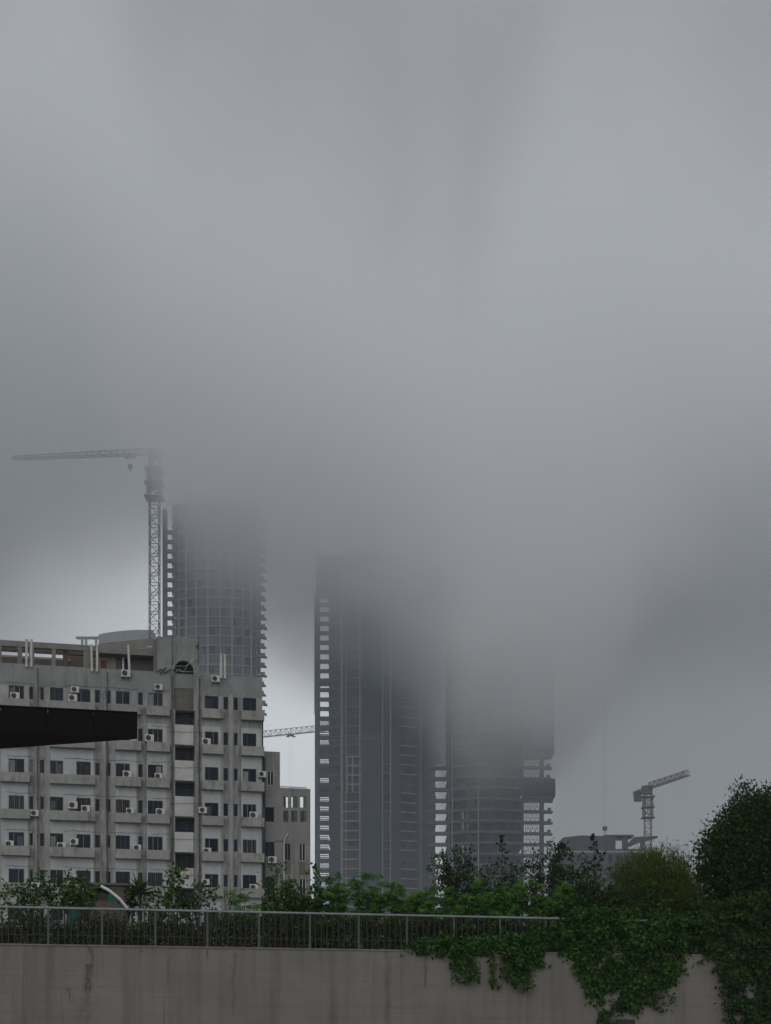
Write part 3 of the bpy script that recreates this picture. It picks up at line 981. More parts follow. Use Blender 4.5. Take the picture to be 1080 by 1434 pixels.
def shrub(name, label, cat, px, py_top, w, half_px, style, nb=40, group=None, trunk=.02, low=.25, spread=.9, lean=0., py_base=None, shape='ball', barkmat='bark'):
    """stems from one root, leaf clumps at their ends; root on the terrace"""
    u = FW.u(px, w)
    base = FW.world(u, w, ZW - .12)
    Y = base.y
    H = zy(py_top, Y) - base.z
    Rr = half_px / F * Y
    root = empty(name, base, random.uniform(-.3, .3), label=label, cat=cat, group=group)
    tips, dirs = [], []
    st = MB()
    for i in range(nb):
        az = rng.random() * 2 * math.pi
        if shape == 'ball':
            f = rng.random() ** .4
            h = low + (1 - low) * rng.random() ** .75
            lim = 1.12 * max(0.25, 1 - (abs(h - .52) / .56) ** 2.6) ** .5
            r = Rr * f * lim
        elif shape == 'spire':
            h = low + (1 - low) * rng.random() ** .8
            r = Rr * rng.random() ** .6 * (1.05 - h)
        else:   # open: few stems
            h = low + (1 - low) * rng.random() ** .6
            r = Rr * rng.random() ** .5
        hh = H * h * rng.uniform(.93, 1.0)
        tip = Vector((r * math.cos(az) + lean * h * H, r * math.sin(az) * .8, hh))
        midp = Vector((tip.x * .35, tip.y * .35, hh * .55)) + Vector(rng.normal(size=3)) * .03
        r0 = trunk * (.5 + .5 * rng.random())
        st.path([Vector((rng.normal() * .05, rng.normal() * .05, 0)), midp, tip], r0, .004, 4)
        d = (tip - midp).normalized()
        tips.append(list(tip))
        dirs.append(list(d))
        if style not in ('bare',):
            t2 = midp.lerp(tip, .6) + Vector(rng.normal(size=3)) * .05
            tips.append(list(t2))
            dirs.append(list((d + Vector(rng.normal(size=3)) * .6).normalized()))
    # a tip exactly at the top
    top = Vector((lean * H, 0, H - .05))
    st.path([Vector((0, 0, 0)), Vector((lean * H * .4, .02, H * .55)), top], trunk, .005, 4)
    tips.append(list(top))
    dirs.append([0, 0, 1])
    st.build('stems', M[barkmat], root)
    tips, dirs = np.array(tips), np.array(dirs)
    if style == 'digitate':
        mesh_leaves('leaves', whorls(tips, dirs), leaf['digitate'], root)
    elif style != 'bare':
        V, mt = clump_leaves(tips, dirs, style)
        mesh_leaves('leaves', V, leaf[mt], root)
    return root


# ---- individual shrubs behind the railing, left to right
shrub('shrub', 'sparse shrub with yellowish leaves at far left behind railing, before the leftmost windows', 'shrub', 14, 1240, 1.2, 34, 'broad', 7, shape='open', low=.55)
shrub('shrub', 'thin leafy shrub before the low narrow windows, left of the green canopy', 'shrub', 42, 1232, 1.6, 28, 'broad', 7, shape='open', low=.6)
shrub('shrub', 'tall leafy sapling leaning over the green canopy', 'shrub', 90, 1222, 1.9, 36, 'broad', 19, shape='open', low=.6)
shrub('shrub', 'leafy shrub crown hiding the left end of the white edged canopy', 'shrub', 114, 1228, .9, 20, 'broad', 11, shape='open', low=.7)
shrub('shrub', 'small leafy shrub just left of the spiky yucca', 'shrub', 186, 1243, 2.2, 12, 'broad', 6, shape='open', low=.65)
shrub('shrub', 'thin tall sapling with round leaves before the stair bay', 'shrub', 248, 1212, 1.2, 16, 'broad', 7, shape='open', low=.7)
shrub('shrub', 'slim sapling just right of the yucca, before the painted wall', 'shrub', 222, 1243, 1.5, 20, 'broad', 6, shape='open', low=.6)
shrub('shrub', 'low bushy shrub with long shoots below the lowest stair window', 'shrub', 278, 1240, 1.7, 40, 'broad', 18, low=.5)
shrub('bare_shrub', 'leafless grey twiggy shrub before the right part of the apartment block', 'shrub', 322, 1196, 1.6, 14, 'bare', 12, shape='open', low=.5, barkmat='twig', trunk=.012)
shrub('shrub', 'fresh green shrub just right of the leafless twigs', 'shrub', 342, 1250, 1.3, 30, 'digitate', 10, low=.5)
shrub('shrub', 'leggy sapling with upright leafy shoots before the annex', 'shrub', 392, 1212, 1.4, 30, 'broad', 8, shape='open', low=.6, lean=.02)
shrub('shrub', 'dense rounded shrub below the annex holes', 'shrub', 404, 1240, 1.9, 38, 'broad', 52, low=.35)
shrub('shrub', 'dense shrub below the bright gap between annex and dark tower', 'shrub', 440, 1243, 1.7, 28, 'broad', 44, low=.35)
shrub('shrub', 'slender sprig ending in one round leaf tuft before the bright gap', 'shrub', 440, 1213, 1.3, 5, 'broad', 2, shape='open', low=.9, lean=.01)
shrub('cassava_plant', 'hand leaved plant before the left edge of the dark central tower', 'plant', 474, 1229, 1.6, 28, 'digitate', 26, low=.4)
shrub('cassava_plant', 'tallest hand leaved plant before the middle of the dark central tower', 'plant', 514, 1226, 1.5, 24, 'digitate', 26, low=.4)
shrub('cassava_plant', 'hand leaved plant before the right half of the dark central tower', 'plant', 551, 1238, 1.6, 26, 'digitate', 24, low=.4)
shrub('shrub', 'low mid green shrub filling the dip before the right edge of the central tower', 'shrub', 590, 1252, 1.8, 34, 'digitate', 22, low=.4)
shrub('shrub', 'dark small leaved bush with upright shoots before the right tower left balconies', 'bush', 640, 1190, 2.0, 40, 'dark', 62, low=.3)
shrub('shrub', 'dark bush under the black seed stalk before the right tower', 'bush', 706, 1200, 2.2, 34, 'dark', 50, low=.3)
shrub('shrub', 'bush with bare pale twigs before the lattice side of the right tower', 'bush', 770, 1178, 2.1, 36, 'dark', 58, low=.35)
shrub('shrub', 'leafy green bush under the second black seed stalk', 'bush', 822, 1206, 2.0, 34, 'tree', 46, low=.3)
shrub('shrub', 'light green leafy shrub standing above the railing left of the creeper', 'shrub', 668, 1238, 1.2, 46, 'digitate', 34, low=.35)
shrub('shrub', 'fresh green shrub between the two black seed stalks, above the railing end', 'shrub', 745, 1236, 1.2, 44, 'digitate', 34, low=.35)
shrub('shrub', 'dense green shrub right of the railing end, below the second seed stalk', 'shrub', 826, 1240, 1.1, 44, 'tree', 70, low=.3)
shrub('shrub', 'fresh green shrub before the gap between central and right towers', 'shrub', 612, 1246, 1.2, 34, 'digitate', 26, low=.3)
shrub('shrub', 'mid green shrub directly below the first tall black seed stalk', 'shrub', 704, 1240, 1.3, 36, 'digitate', 28, low=.3)
shrub('shrub', 'mid green shrub above the visible end of the handrail', 'shrub', 788, 1238, 1.3, 34, 'digitate', 28, low=.3)
shrub('olive_bush', 'rounded olive yellow feathery bush left of the large dark tree', 'bush', 914, 1190, 2.4, 58, 'olive', 150, low=.25)
shrub('olive_bush', 'brownish feathery bush with dry stems between olive bush and dark tree', 'bush', 958, 1222, 2.0, 32, 'olive', 90, low=.2)
shrub('shrub', 'low leafy bush in front of the olive bush', 'bush', 892, 1240, 1.0, 52, 'tree', 80, low=.25)
shrub('shrub', 'low dark green bush under the dark tree, by the hidden rail', 'bush', 985, 1262, 1.0, 40, 'tree', 60, low=.2)


# tall black seed stalks
def stalk(label, px, py_top, w, bits):
    u = FW.u(px, w)
    b0 = FW.world(u, w, ZW - .12)
    root = empty('seed_stalk', b0, 0, label=label, cat='plant')
    H = zy(py_top, b0.y) - b0.z
    st = MB().path([Vector((.05, 0, 0)), Vector((0.02, 0, H * .5)), Vector((0, 0, H))], .014, .008, 5)
    heads = []
    for dx, dy, n in bits:
        c = Vector(((dx - px) / F * b0.y, rng.normal() * .03, zy(dy, b0.y) - b0.z))
        st.tube(Vector((0, 0, max(.1, c.z - .12))), c, .006, .005, 4)
        heads.append([list(c + Vector(rng.normal(size=3)) * .035) for _ in range(n)])
    st.build('stem', M['boxdark'], root)
    for tp in heads:
        tp = np.array(tp)
        n = len(tp)
        V = leaf_arrays(np.repeat(tp, 6, 0), rng.uniform(.05, .09, n * 6), rng.uniform(.035, .055, n * 6), rnd_dirs(n * 6, (0, 0, .2)), rnd_dirs(n * 6), .3)
        mesh_leaves('seed_head', V, leaf['seed'], root)


stalk('tall black seed stalk with a round tuft at its top, before the right tower', 703, 1170, 1.5, [(703, 1172, 7), (703, 1178, 6), (699, 1183, 2), (706, 1185, 2), (694, 1211, 4), (711, 1195, 3), (704, 1190, 3)])
stalk('tall black seed stalk with leafy tufts, before the low building', 832, 1167, 1.2, [(831, 1170, 5), (829, 1176, 5), (835, 1182, 4), (828, 1188, 4), (837, 1194, 4), (845, 1194, 4), (833, 1202, 4), (842, 1205, 4), (838, 1212, 3), (852, 1216, 3), (834, 1190, 3)])
stalk('short black seed tuft at the left edge of the low building', 787, 1180, 1.7, [(787, 1182, 3), (784, 1187, 3), (790, 1189, 2)])

# yucca
yu = FW.world(FW.u(196, 1.3), 1.3, ZW - .12)
yz = zy(1250, yu.y) - yu.z
yr = empty('yucca', yu, 0, label='spiky yucca with a rosette of stiff blades behind the railing, right of the green canopy', cat='yucca')
MB().path([(0, 0, 0), (.02, 0, yz * .5), (0, 0, yz)], .035, .028, 7).build('trunk', M['bark'], yr)
n = 70
az = rng.random(n) * 6.283
el = rng.uniform(-.5, 1.45, n)
ax = np.stack([np.cos(az) * np.cos(el), np.sin(az) * np.cos(el), np.sin(el)], 1)
V = leaf_arrays(np.repeat(np.array([[0, 0, yz]]), n, 0) + rng.normal(size=(n, 3)) * .02, rng.uniform(.45, .66, n), rng.uniform(.05, .075, n), ax, rnd_dirs(n, (0, 0, 1.5)), .25)
mesh_leaves('blades', V, leaf['spiky'], yr)
V = leaf_arrays(np.repeat(np.array([[0.1, 0, yz - .25]]), 16, 0) + rng.normal(size=(16, 3)) * .06, rng.uniform(.3, .45, 16), np.full(16, .04), rnd_dirs(16, (.3, 0, -1.0)), rnd_dirs(16), .25)
mesh_leaves('dead_blades', V, M['twig'], yr)

# reeds / thin stems over the olive bush
rd = FW.world(FW.u(935, 2.6), 2.6, ZW - .12)
rr = empty('tall_grass_clump', rd, 0, label='wispy bare grass stems sticking up against the sky left of the dark tree', cat='grass clump')
m = MB()
for i in range(34):
    px = rng.uniform(900, 968)
    top = at(px + rng.normal() * 6, rng.uniform(1178, 1235), rd.y) - rd
    b0 = Vector((top.x * .8 + rng.normal() * .05, rng.normal() * .2, 0))
    mid = b0.lerp(top, .6) + Vector((rng.normal() * .05, 0, .05))
    m.path([b0, mid, top, top + Vector((rng.normal() * .10, 0, -abs(rng.normal()) * .08))], .005, .0025, 3)
m.build('stems', M['twig'], rr)

# undergrowth just behind the bars: one mass
n = 80000
uu = rng.uniform(-4, 26, n)
ww = .5 + rng.random(n) ** 1.2 * 4.2
hmax = np.array([1.12 + .35 * mnoise.noise((x * .7, y * .9, 3.0)) for x, y in zip(uu, ww)])
hmax = hmax * np.where(uu < FW.u(330), .74 + .25 * np.sin(uu * 1.7) ** 2, 1.0)
zz = ZW - .1 + rng.random(n) ** .8 * np.maximum(.15, hmax)
ux = FW.x0 + uu * FW.c - ww * FW.s
uy = FW.y0 + uu * FW.s + ww * FW.c
Pn = np.stack([ux, uy, zz], 1)
V = leaf_arrays(Pn, rng.uniform(.06, .14, n), rng.uniform(.025, .06, n), rnd_dirs(n, (0, 0, .3)), rnd_dirs(n, (0, -.4, .5)))
ug = mesh_leaves('undergrowth', V, leaf['litter'])
tag(ug, kind='stuff', label='brownish green undergrowth behind the railing bars', cat='undergrowth')
m = MB()
for i in range(420):
    u, w = rng.uniform(-4, 20), rng.uniform(.5, 2.0)
    b0 = FW.world(u, w, ZW - .12)
    m.tube(b0, b0 + Vector((rng.normal() * .12, rng.normal() * .1, rng.uniform(.4, 1.25))), .008, .003, 3)
tag(m.build('undergrowth_stems', M['twig']), kind='stuff', label='thin brown stems in the undergrowth behind the railing', cat='undergrowth')

# large dark tree at the right edge
TW = 1.6
tb = FW.world(FW.u(1085, TW), TW, ZW - .12)
tree = empty('tree', tb, 0, label='large dense dark green tree at the right edge, taller than all other plants', cat='tree')
tips, dirs = [], []
st = MB()
cpx, cpy = 1080, 1212
c0 = at(cpx, cpy, tb.y) - tb
st.path([(0, 0, 0), (.05, 0, .6), tuple(c0 * .6), tuple(c0)], .12, .06, 8)
for i in range(1700):
    d = rng.normal(size=3)
    d /= np.linalg.norm(d)
    r = .25 + .75 * rng.random() ** .32
    rx_, rz_ = 2.45, 2.42
    lump = 1 + .17 * mnoise.noise(Vector(d) * 2.1 + Vector((5, 1, 2))) + .06 * mnoise.noise(Vector(d) * 6)
    # flatter shoulder on the left, peak left of centre
    p = Vector((d[0] * rx_ * r * lump, d[1] * 1.7 * r * lump, d[2] * rz_ * r * lump))
    p = c0 + p
    if p.z < .3:
        continue
    tips.append(list(p))
    dd = (p - c0 * .8).normalized()
    dirs.append(list(dd))
    if i < 110:
        st.path([tuple(c0 * rng.uniform(.55, .95)), tuple((c0 * .8).lerp(p, .55) + Vector(rng.normal(size=3)) * .08), tuple(p)], .03, .005, 4)
pk = at(1041, 1101, tb.y) - tb
for q in range(8):
    tips.append(list(pk + Vector((rng.normal() * .12, rng.normal() * .1, -.12 * q * rng.random()))))
    dirs.append([rng.normal() * .3, 0, 1])
st.build('trunk', M['bark'], tree)
V, mt = clump_leaves(np.array(tips), np.array(dirs), 'tree', 1.25)
mesh_leaves('crown', V, leaf['tree'], tree)


# ------------------------------------------------------------------ creepers over the wall
def pip(x, y, poly):
    ins = False
    j = len(poly) - 1
    for i in range(len(poly)):
        xi, yi = poly[i]
        xj, yj = poly[j]
        if (yi > y) != (yj > y) and x < (xj - xi) * (y - yi) / (yj - yi) + xi:
            ins = not ins
        j = i
    return ins


def creeper(label, poly, n, depth, w0=-.06, size=.095, edge_jit=5, strands=6, gap=-.42, mat='ivy'):
    size *= 1.4
    xs = [p[0] for p in poly]
    ys = [p[1] for p in poly]
    root = empty('creeper', FW.world(FW.u(sum(xs) / len(xs)), 0, ZW), 0, label=label, cat='creeper')
    P = []
    tries = 0
    while len(P) < n and tries < n * 30:
        tries += 1
        x, y = rng.uniform(min(xs), max(xs)), rng.uniform(min(ys), max(ys))
        if not pip(x + rng.normal() * edge_jit, y + rng.normal() * edge_jit, poly):
            continue
        # gaps and lumps
        nz = mnoise.noise((x * .045, y * .045, 1.7)) + .5 * mnoise.noise((x * .12, y * .12, 7.7))
        if nz < gap and rng.random() < .8:
            continue
        w = w0 - depth * max(.05, .55 + .6 * nz) * rng.random() ** .6
        u, z = FW.uz(x, y, w)
        P.append(FW.world(u, w, z) - root.location)
    P = np.array([list(p) for p in P])
    n = len(P)
    V = leaf_arrays(P, size * rng.uniform(.45, 1.4, n), size * .8 * rng.uniform(.45, 1.3, n), rnd_dirs(n, (0, -.3, -.9)), rnd_dirs(n, (0, -1.0, .7)), .12)
    for i in range(strands):
        st = MB()
        x = rng.uniform(min(xs), max(xs))
        yy = [y for y in np.linspace(min(ys), max(ys), 30) if pip(x, y, poly)]
        if len(yy) < 4:
            continue
        pts_ = []
        for y in np.linspace(yy[0], yy[-1], 6):
            u, z = FW.uz(x + rng.normal() * 1.5, y, w0 - .04)
            pts_.append(FW.world(u, w0 - .04, z) - root.location)
        st.path(pts_, .009, .004, 4)
        st.build('stem', M['bark'], root)
    mesh_leaves('leaves', V, leaf[mat], root)


creeper('leafy fringe of creeper on the wall top below the last open bars', [(560, 1326), (592, 1318), (625, 1313), (660, 1315), (700, 1310), (740, 1308), (775, 1292), (795, 1290), (798, 1340), (750, 1338), (690, 1336), (640, 1334), (600, 1334)], 2600, .35, .10)
creeper('short bunch of creeper hanging on the bare wall, left one', [(628, 1325), (660, 1325), (662, 1345), (672, 1352), (668, 1372), (656, 1378), (640, 1366), (631, 1345)], 460, .30, size=.085)
creeper('thin creeper strand hanging between the two short bunches', [(684, 1330), (696, 1330), (693, 1352), (690, 1366), (702, 1382), (694, 1388), (686, 1372), (687, 1352)], 110, .15, size=.075, edge_jit=2)
creeper('broader bunch of creeper hanging on the bare wall, right one', [(698, 1325), (770, 1322), (772, 1345), (752, 1352), (735, 1368), (748, 1376), (736, 1386), (716, 1372), (701, 1365)], 900, .35, size=.085)
creeper('big mound of creeper tumbling over railing and wall', [(772, 1300), (800, 1276), (850, 1268), (920, 1278), (985, 1288), (1010, 1292), (1008, 1332), (960, 1344), (952, 1358), (940, 1376), (925, 1396), (905, 1404), (880, 1428), (852, 1432), (838, 1420), (826, 1392), (812, 1360), (795, 1338), (778, 1330)], 11000, .75, .25, gap=-2)
creeper('short leafy trail joining the creeper mound to the wall top on its left', [(782, 1318), (830, 1318), (860, 1345), (862, 1385), (840, 1392), (822, 1370), (808, 1348)], 1500, .3, .05, gap=-2)
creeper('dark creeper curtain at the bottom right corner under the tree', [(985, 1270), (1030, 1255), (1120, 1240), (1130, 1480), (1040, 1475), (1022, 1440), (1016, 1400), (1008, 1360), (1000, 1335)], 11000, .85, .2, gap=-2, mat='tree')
creeper('small trailing creeper end near the bottom, before the bare wall patch', [(915, 1392), (948, 1352), (956, 1362), (940, 1384), (944, 1402), (930, 1416), (912, 1412)], 240, .25, size=.075)
creeper('lowest trailing creeper tips at the bottom edge beside the black box', [(835, 1415), (862, 1420), (858, 1450), (836, 1450)], 160, .3, size=.075)

# ------------------------------------------------------------------ green canopy (pop-up shelter) behind the railing
TY = FW.world(0, 3.2, 0)
gy = 42.2
gp = at(136, 1242, gy)
gr = empty('shelter', (gp.x, gy, ZW - .12), R(10), label='green fabric shelter with a bright white edge, half hidden by leaves behind the railing', cat='shelter')
pkz = gp.z - (ZW - .12)
ez = zy(1273, gy) - (ZW - .12)
hw = (178 - 136) / F * gy
m = MB()
N = 8
# curved roof falling to the right and left, ridge running back
prof = [(hw * 1.0, ez), (hw * .75, ez + (pkz - ez) * .42), (hw * .4, ez + (pkz - ez) * .80), (hw * .12, pkz), (-hw * .25, pkz - .06), (-hw * .6, ez + (pkz - ez) * .5), (-hw * 1.0, ez + .02)]
for (x0, z0), (x1, z1) in zip(prof, prof[1:]):
    m.add([(x0, -.0, z0), (x1, 0, z1), (x1, 1.6, z1 + .04), (x0, 1.6, z0 + .04), (x0, 0, z0 - .02), (x1, 0, z1 - .02), (x1, 1.6, z1 + .02), (x0, 1.6, z0 + .02)],
          [(0, 1, 2, 3), (7, 6, 5, 4), (0, 4, 5, 1), (2, 6, 7, 3)])
m.build('roof', M['tarp'], gr)
m = MB()
for (x0, z0), (x1, z1) in zip(prof[:4], prof[1:4]):
    m.path([(x0, -.03, z0 + .02), (x1, -.03, z1 + .02)], .045, n=6)
m.build('edge_trim', M['white_trim'], gr)
m = MB()
for (x0, z0), (x1, z1) in zip(prof[:3], prof[1:3]):
    m.add([(x0, .02, z0 - .02), (x1, .02, z1 - .02), (x1 - .05, .02, z1 - .30), (x0 - .12, .02, z0 - .10)], [(0, 1, 2, 3)])
m.build('side_flap', M['tarp'], gr)
m = MB()
(x0, z0), (x1, z1) = prof[5], prof[6]
m.add([(x0 + .2, .02, z0 - .02), (x1, .02, z1), (x1 + .02, .02, z1 - .55), (x1 + .2, .02, z1 - .60), (x0 + .1, .02, z0 - .35)], [(0, 1, 2, 3, 4)])
m.build('side_flap', M['tarp'], gr)
MB().add([(prof[2][0], .05, prof[2][1] - .08), (prof[4][0], .05, prof[4][1] - .05), (prof[4][0] - .1, .05, prof[4][1] - .26), (prof[2][0] - .05, .05, prof[2][1] - .3)], [(0, 1, 2, 3)]).build('lining', M['tarpdark'], gr)
for x, y in ((hw * .95, .05), (-hw * .95, .05), (hw * .95, 1.5), (-hw * .95, 1.5)):
    MB().tube((x, y, 0), (x, y, ez - .03), .02, n=6).build('leg', M['baluster'], gr)
hutp = at(148, 1300, 50.0)
hu = empty('shed', (hutp.x, 50.0, 4.5), R(12), label='small pinkish plaster shed wall behind the green shelter', cat='shed')
MB().box(-.55, .75, 0, 1.5, 0, zy(1240, 50) - 4.5).build('wall', M['pinkwall'], hu)
MB().box(-.65, .85, -.1, 1.6, zy(1240, 50) - 4.498, zy(1240, 50) - 4.42).build('roof', M['brown'], hu)


# ================================================================== CRANES
def lattice(m, a, b, wdt, step, r, up=Vector((0, 0, 1)), hgt=None, tri=False, taper=1.0):
    """box or triangular truss from a to b"""
    a, b = Vector(a), Vector(b)
    d = b - a
    L = d.length
    d.normalize()
    side = d.cross(up)
    if side.length < .1:
        side = Vector((1, 0, 0))
    side.normalize()
    u2 = side.cross(d).normalized()
    hgt = hgt or wdt

    def sec(t):
        k = 1 + (taper - 1) * t
        c = a + d * (L * t)
        if tri:
            return [c - side * wdt / 2, c + side * wdt / 2, c + u2 * hgt * k]
        return [c - side * wdt / 2 - u2 * hgt / 2 * k, c + side * wdt / 2 - u2 * hgt / 2 * k, c + side * wdt / 2 + u2 * hgt / 2 * k, c - side * wdt / 2 + u2 * hgt / 2 * k]
    n = max(2, int(L / step))
    prev = sec(0)
    for i in range(1, n + 1):
        cur = sec(i / n)
        q = len(cur)
        for j in range(q):
            m.tube(prev[j], cur[j], r)
            j2 = (j + 1) % q
            m.tube(cur[j], cur[j2], r * .7)
            if i % 2:
                m.tube(prev[j], cur[j2], r * .7)
            else:
                m.tube(prev[j2], cur[j], r * .7)
        prev = cur


def crane(label, px, Y, base_z, top_y, mw, jib_end, cj_len, mat, cage=None, jh=2.2, r=.13, trolley=None, rope_y=None, jib_w=1.8, taper=.6):
    p = at(px, top_y, Y)
    ztop = p.z
    root = empty('tower_crane', (p.x, Y, base_z), 0, label=label, cat='tower crane', group='tower cranes on the building sites')
    zt = ztop - base_z
    m = MB()
    lattice(m, (0, 0, 0), (0, 0, zt - 1.5), mw, mw, r * 1.1, up=Vector((0, 1, 0)))
    m.build('mast', mat, root)
    if cage:
        m = MB()
        lattice(m, (0, 0, zy(cage[1], Y) - base_z), (0, 0, zy(cage[0], Y) - base_z), mw * 1.35, mw * .6, r * 1.2, up=Vector((0, 1, 0)))
        for k in range(3):
            z = zy(cage[1], Y) - base_z + k * (zy(cage[0], Y) - zy(cage[1], Y)) / 2.2
            m.box(-mw * .95, mw * .95, -mw * .95, mw * .95, z, z + .18)
        m.build('climbing_cage', mat, root)
    je = Vector(jib_end) - Vector((p.x, Y, base_z))
    d = Vector((je.x, je.y, 0)).normalized()
    m = MB()
    a = Vector((0, 0, zt))
    lattice(m, a, je, jib_w, jh, r, hgt=jh, tri=True, taper=taper)
    m.build('jib', mat, root)
    m = MB()
    ce = a - d * cj_len
    lattice(m, a, ce, jib_w, jh, r, hgt=jh * .55)
    m.build('counter_jib', mat, root)
    s = d.cross(Vector((0, 0, 1)))
    m = MB()
    q = a - d * (cj_len - 1.6)
    m.box(q.x - 1.1, q.x + 1.1, q.y - 1.1, q.y + 1.1, q.z - 2.6, q.z + .4)
    m.build('counterweight', mat, root)
    m = MB().box(-mw * .6, mw * .6, -mw * .6, mw * .6, zt - 1.6, zt + jh * .5)
    m.build('slewing_unit', mat, root)
    q = a + s * mw * .8 + d * mw * .5
    MB().box(q.x - .8, q.x + .8, q.y - .8, q.y + .8, q.z - 1.6, q.z + .6).build('cab', mat, root)
    if trolley is not None:
        t = a.lerp(je, trolley)
        m = MB().box(t.x - 1.3, t.x + 1.3, t.y - .8, t.y + .8, t.z - .75, t.z - .15)
        m.box(t.x - 2.0, t.x - .6, t.y - .5, t.y + .5, t.z - 1.2, t.z - .8).box(t.x + .6, t.x + 2.0, t.y - .5, t.y + .5, t.z - 1.2, t.z - .8)
        m.build('trolley', mat, root)
        zr = zy(rope_y, Y + t.y) - base_z
        for dx in (-.6, .6):
            MB().tube((t.x + dx, t.y, t.z - .8), (t.x + dx * .7, t.y, zr + 1.5), .03, n=4).build('hoist_rope', mat, root)
        m = MB().box(t.x - .8, t.x + .8, t.y - .4, t.y + .4, zr + .5, zr + 1.9).tube((t.x, t.y, zr + .5), (t.x, t.y, zr - .9), .22, .1, 5)
        m.build('hook_block', mat, root)
    return root


YL = 520.0
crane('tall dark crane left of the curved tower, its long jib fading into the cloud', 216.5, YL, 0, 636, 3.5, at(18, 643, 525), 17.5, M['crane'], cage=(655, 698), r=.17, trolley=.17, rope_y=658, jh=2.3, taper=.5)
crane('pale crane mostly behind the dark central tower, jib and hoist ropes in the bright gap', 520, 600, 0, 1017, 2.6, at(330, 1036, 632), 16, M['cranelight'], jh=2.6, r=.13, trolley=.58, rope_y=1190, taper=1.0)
crane('brownish crane with a rising foreshortened jib above the low building at right', 907.5, 450, 0, 1105, 2.1, at(963, 1086, 424), 9, M['craneweathered'], cage=(1114, 1146), r=.11, jh=1.9, taper=.85)
crane('crane on top of the right tower, only its jib tip showing faintly in the cloud', 740, 460 + 14, 118, 640, 2.4, at(897, 690, 525), 12, M['crane'], r=.14, trolley=.66, rope_y=1165, jh=2.0, taper=.5)

# ================================================================== LEFT TOWER (curved)
sc = YL / F
lt = empty('tower_under_construction', ((300 - CX) * sc, YL + 6, 0), 0, label='curved unfinished tower with ring slabs and balconied right edge, behind the apartment block', cat='tower')
EA, EB = 16.0, 6.5
NS = 44
ell = [(EA * math.cos(2 * math.pi * i / NS), (EB if i > NS // 2 else 18.0) * math.sin(2 * math.pi * i / NS)) for i in range(NS)]
PL = 3.485
ztopL = zy(703, YL)
nf = int(ztopL / PL)
z0L = ztopL - nf * PL
k0 = nf - 22
MB().prism([(x * .97, y * .97) for x, y in ell], 0, z0L + k0 * PL).build('lower_shaft', M['slate'], lt)
slab0 = MB().prism([(x * 1.02, y * 1.02) for x, y in ell], -.26, .26)
s_o = None
for k in range(k0, nf + 1):
    z = z0L + k * PL
    if s_o is None:
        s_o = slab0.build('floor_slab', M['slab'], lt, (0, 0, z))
        m = MB().box(EA - 2.2, 18.6, -4.6, -2.6, -.24, .20)
        m.box(17.6, 18.9, -4.8, -2.5, -.34, .06)
        m.box(16.4, 18.3, -4.6, -4.4, .2, 1.2)
        for x in (16.5, 17.4, 18.2):
            m.box(x - .06, x + .06, -4.62, -4.5, .2, 1.6)
        b_o = m.build('balcony', M['slabdark'], lt, (0, 0, z))
        m = MB().box(-18.3, -14.8, -5.2, -3.4, -.55, .55)
        l_o = m.build('link_slab', M['slabdark'], lt, (0, 0, z))
    else:
        copy_child(s_o, lt, (0, 0, z))
        if k < nf - 1:
            c = copy_child(b_o, lt, (random.uniform(-.3, .3), 0, z))
        if k < nf - 2:
            copy_child(l_o, lt, (0, 0, z))
m = MB()
for i in range(NS):
    if ell[i][1] > 3:
        continue
    for k in range(k0, nf):
        z = z0L + k * PL
        j = (i + 1) % NS
        if rng.random() < (.16 if k < nf - 3 else .5):
            continue
        a, b = ell[i], ell[j]
        f = .955 - .03 * rng.random()
        m.quad((a[0] * f, a[1] * f, z + .27), (b[0] * f, b[1] * f, z + .27), (b[0] * f, b[1] * f, z + PL - .27), (a[0] * f, a[1] * f, z + PL - .27))
m.build('safety_netting', M['netting'], lt)
for i in range(22, 44, 2):
    x, y = ell[i]
    MB().tube((x * .985, y * .985, z0L + k0 * PL), (x * .985, y * .985, ztopL + .5), .34 if i % 4 else .5, n=4).build('column', M['column'], lt)
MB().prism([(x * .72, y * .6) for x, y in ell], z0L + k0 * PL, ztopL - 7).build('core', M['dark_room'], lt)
MB().box(-18.9, -17.5, -5.6, -2.4, 0, zy(712, YL)).build('outer_pier', M['columndark'], lt)
MB().box(EA + .55, EA + .80, -4.2, -3.9, z0L + k0 * PL, zy(740, YL)).build('balcony_post', M['columndark'], lt)
m = MB()
for x in np.arange(-17, 17, 2.4):
    m.tube((x, -2, ztopL), (x, -2, ztopL + 2.2 + (x < -9) * 1.2), .12)
m.tube((-18, -2, ztopL + 2.1), (15, -2, ztopL + 2.1), .1)
m.tube((-18, -2, ztopL + 1.1), (15, -2, ztopL + 1.1), .1)
m.build('roof_scaffold', M['crane'], lt)

# ================================================================== CENTRAL TOWER (dark, flat)
YM = 530.0
sm = YM / F
mt_ = empty('tower_under_construction', ((520 - CX) * sm, YM, 0), 0, label='dark slate unfinished tower in the middle with a slotted left edge', cat='tower')


def mx(px):
    return (px - 520) * sm


PM = 3.54
front = [(mx(460), 4.0), (mx(481), 0.6), (mx(507), 0), (mx(548), 0), (mx(587), 4.5), (mx(611), 8.5)]
polyM = front + [(mx(611), 30), (mx(460), 30)]
zb_, zt_ = 24.0, zy(772, YM)
nM = int((zt_ - zb_) / PM)
MB().prism(polyM, 0, zb_ - .3).build('lower_shaft', M['slate'], mt_)


def grow(poly, e):
    return [(x + (e if x > 0 else -e) * (abs(x) > 12), y - e * (y < 15)) for x, y in poly]


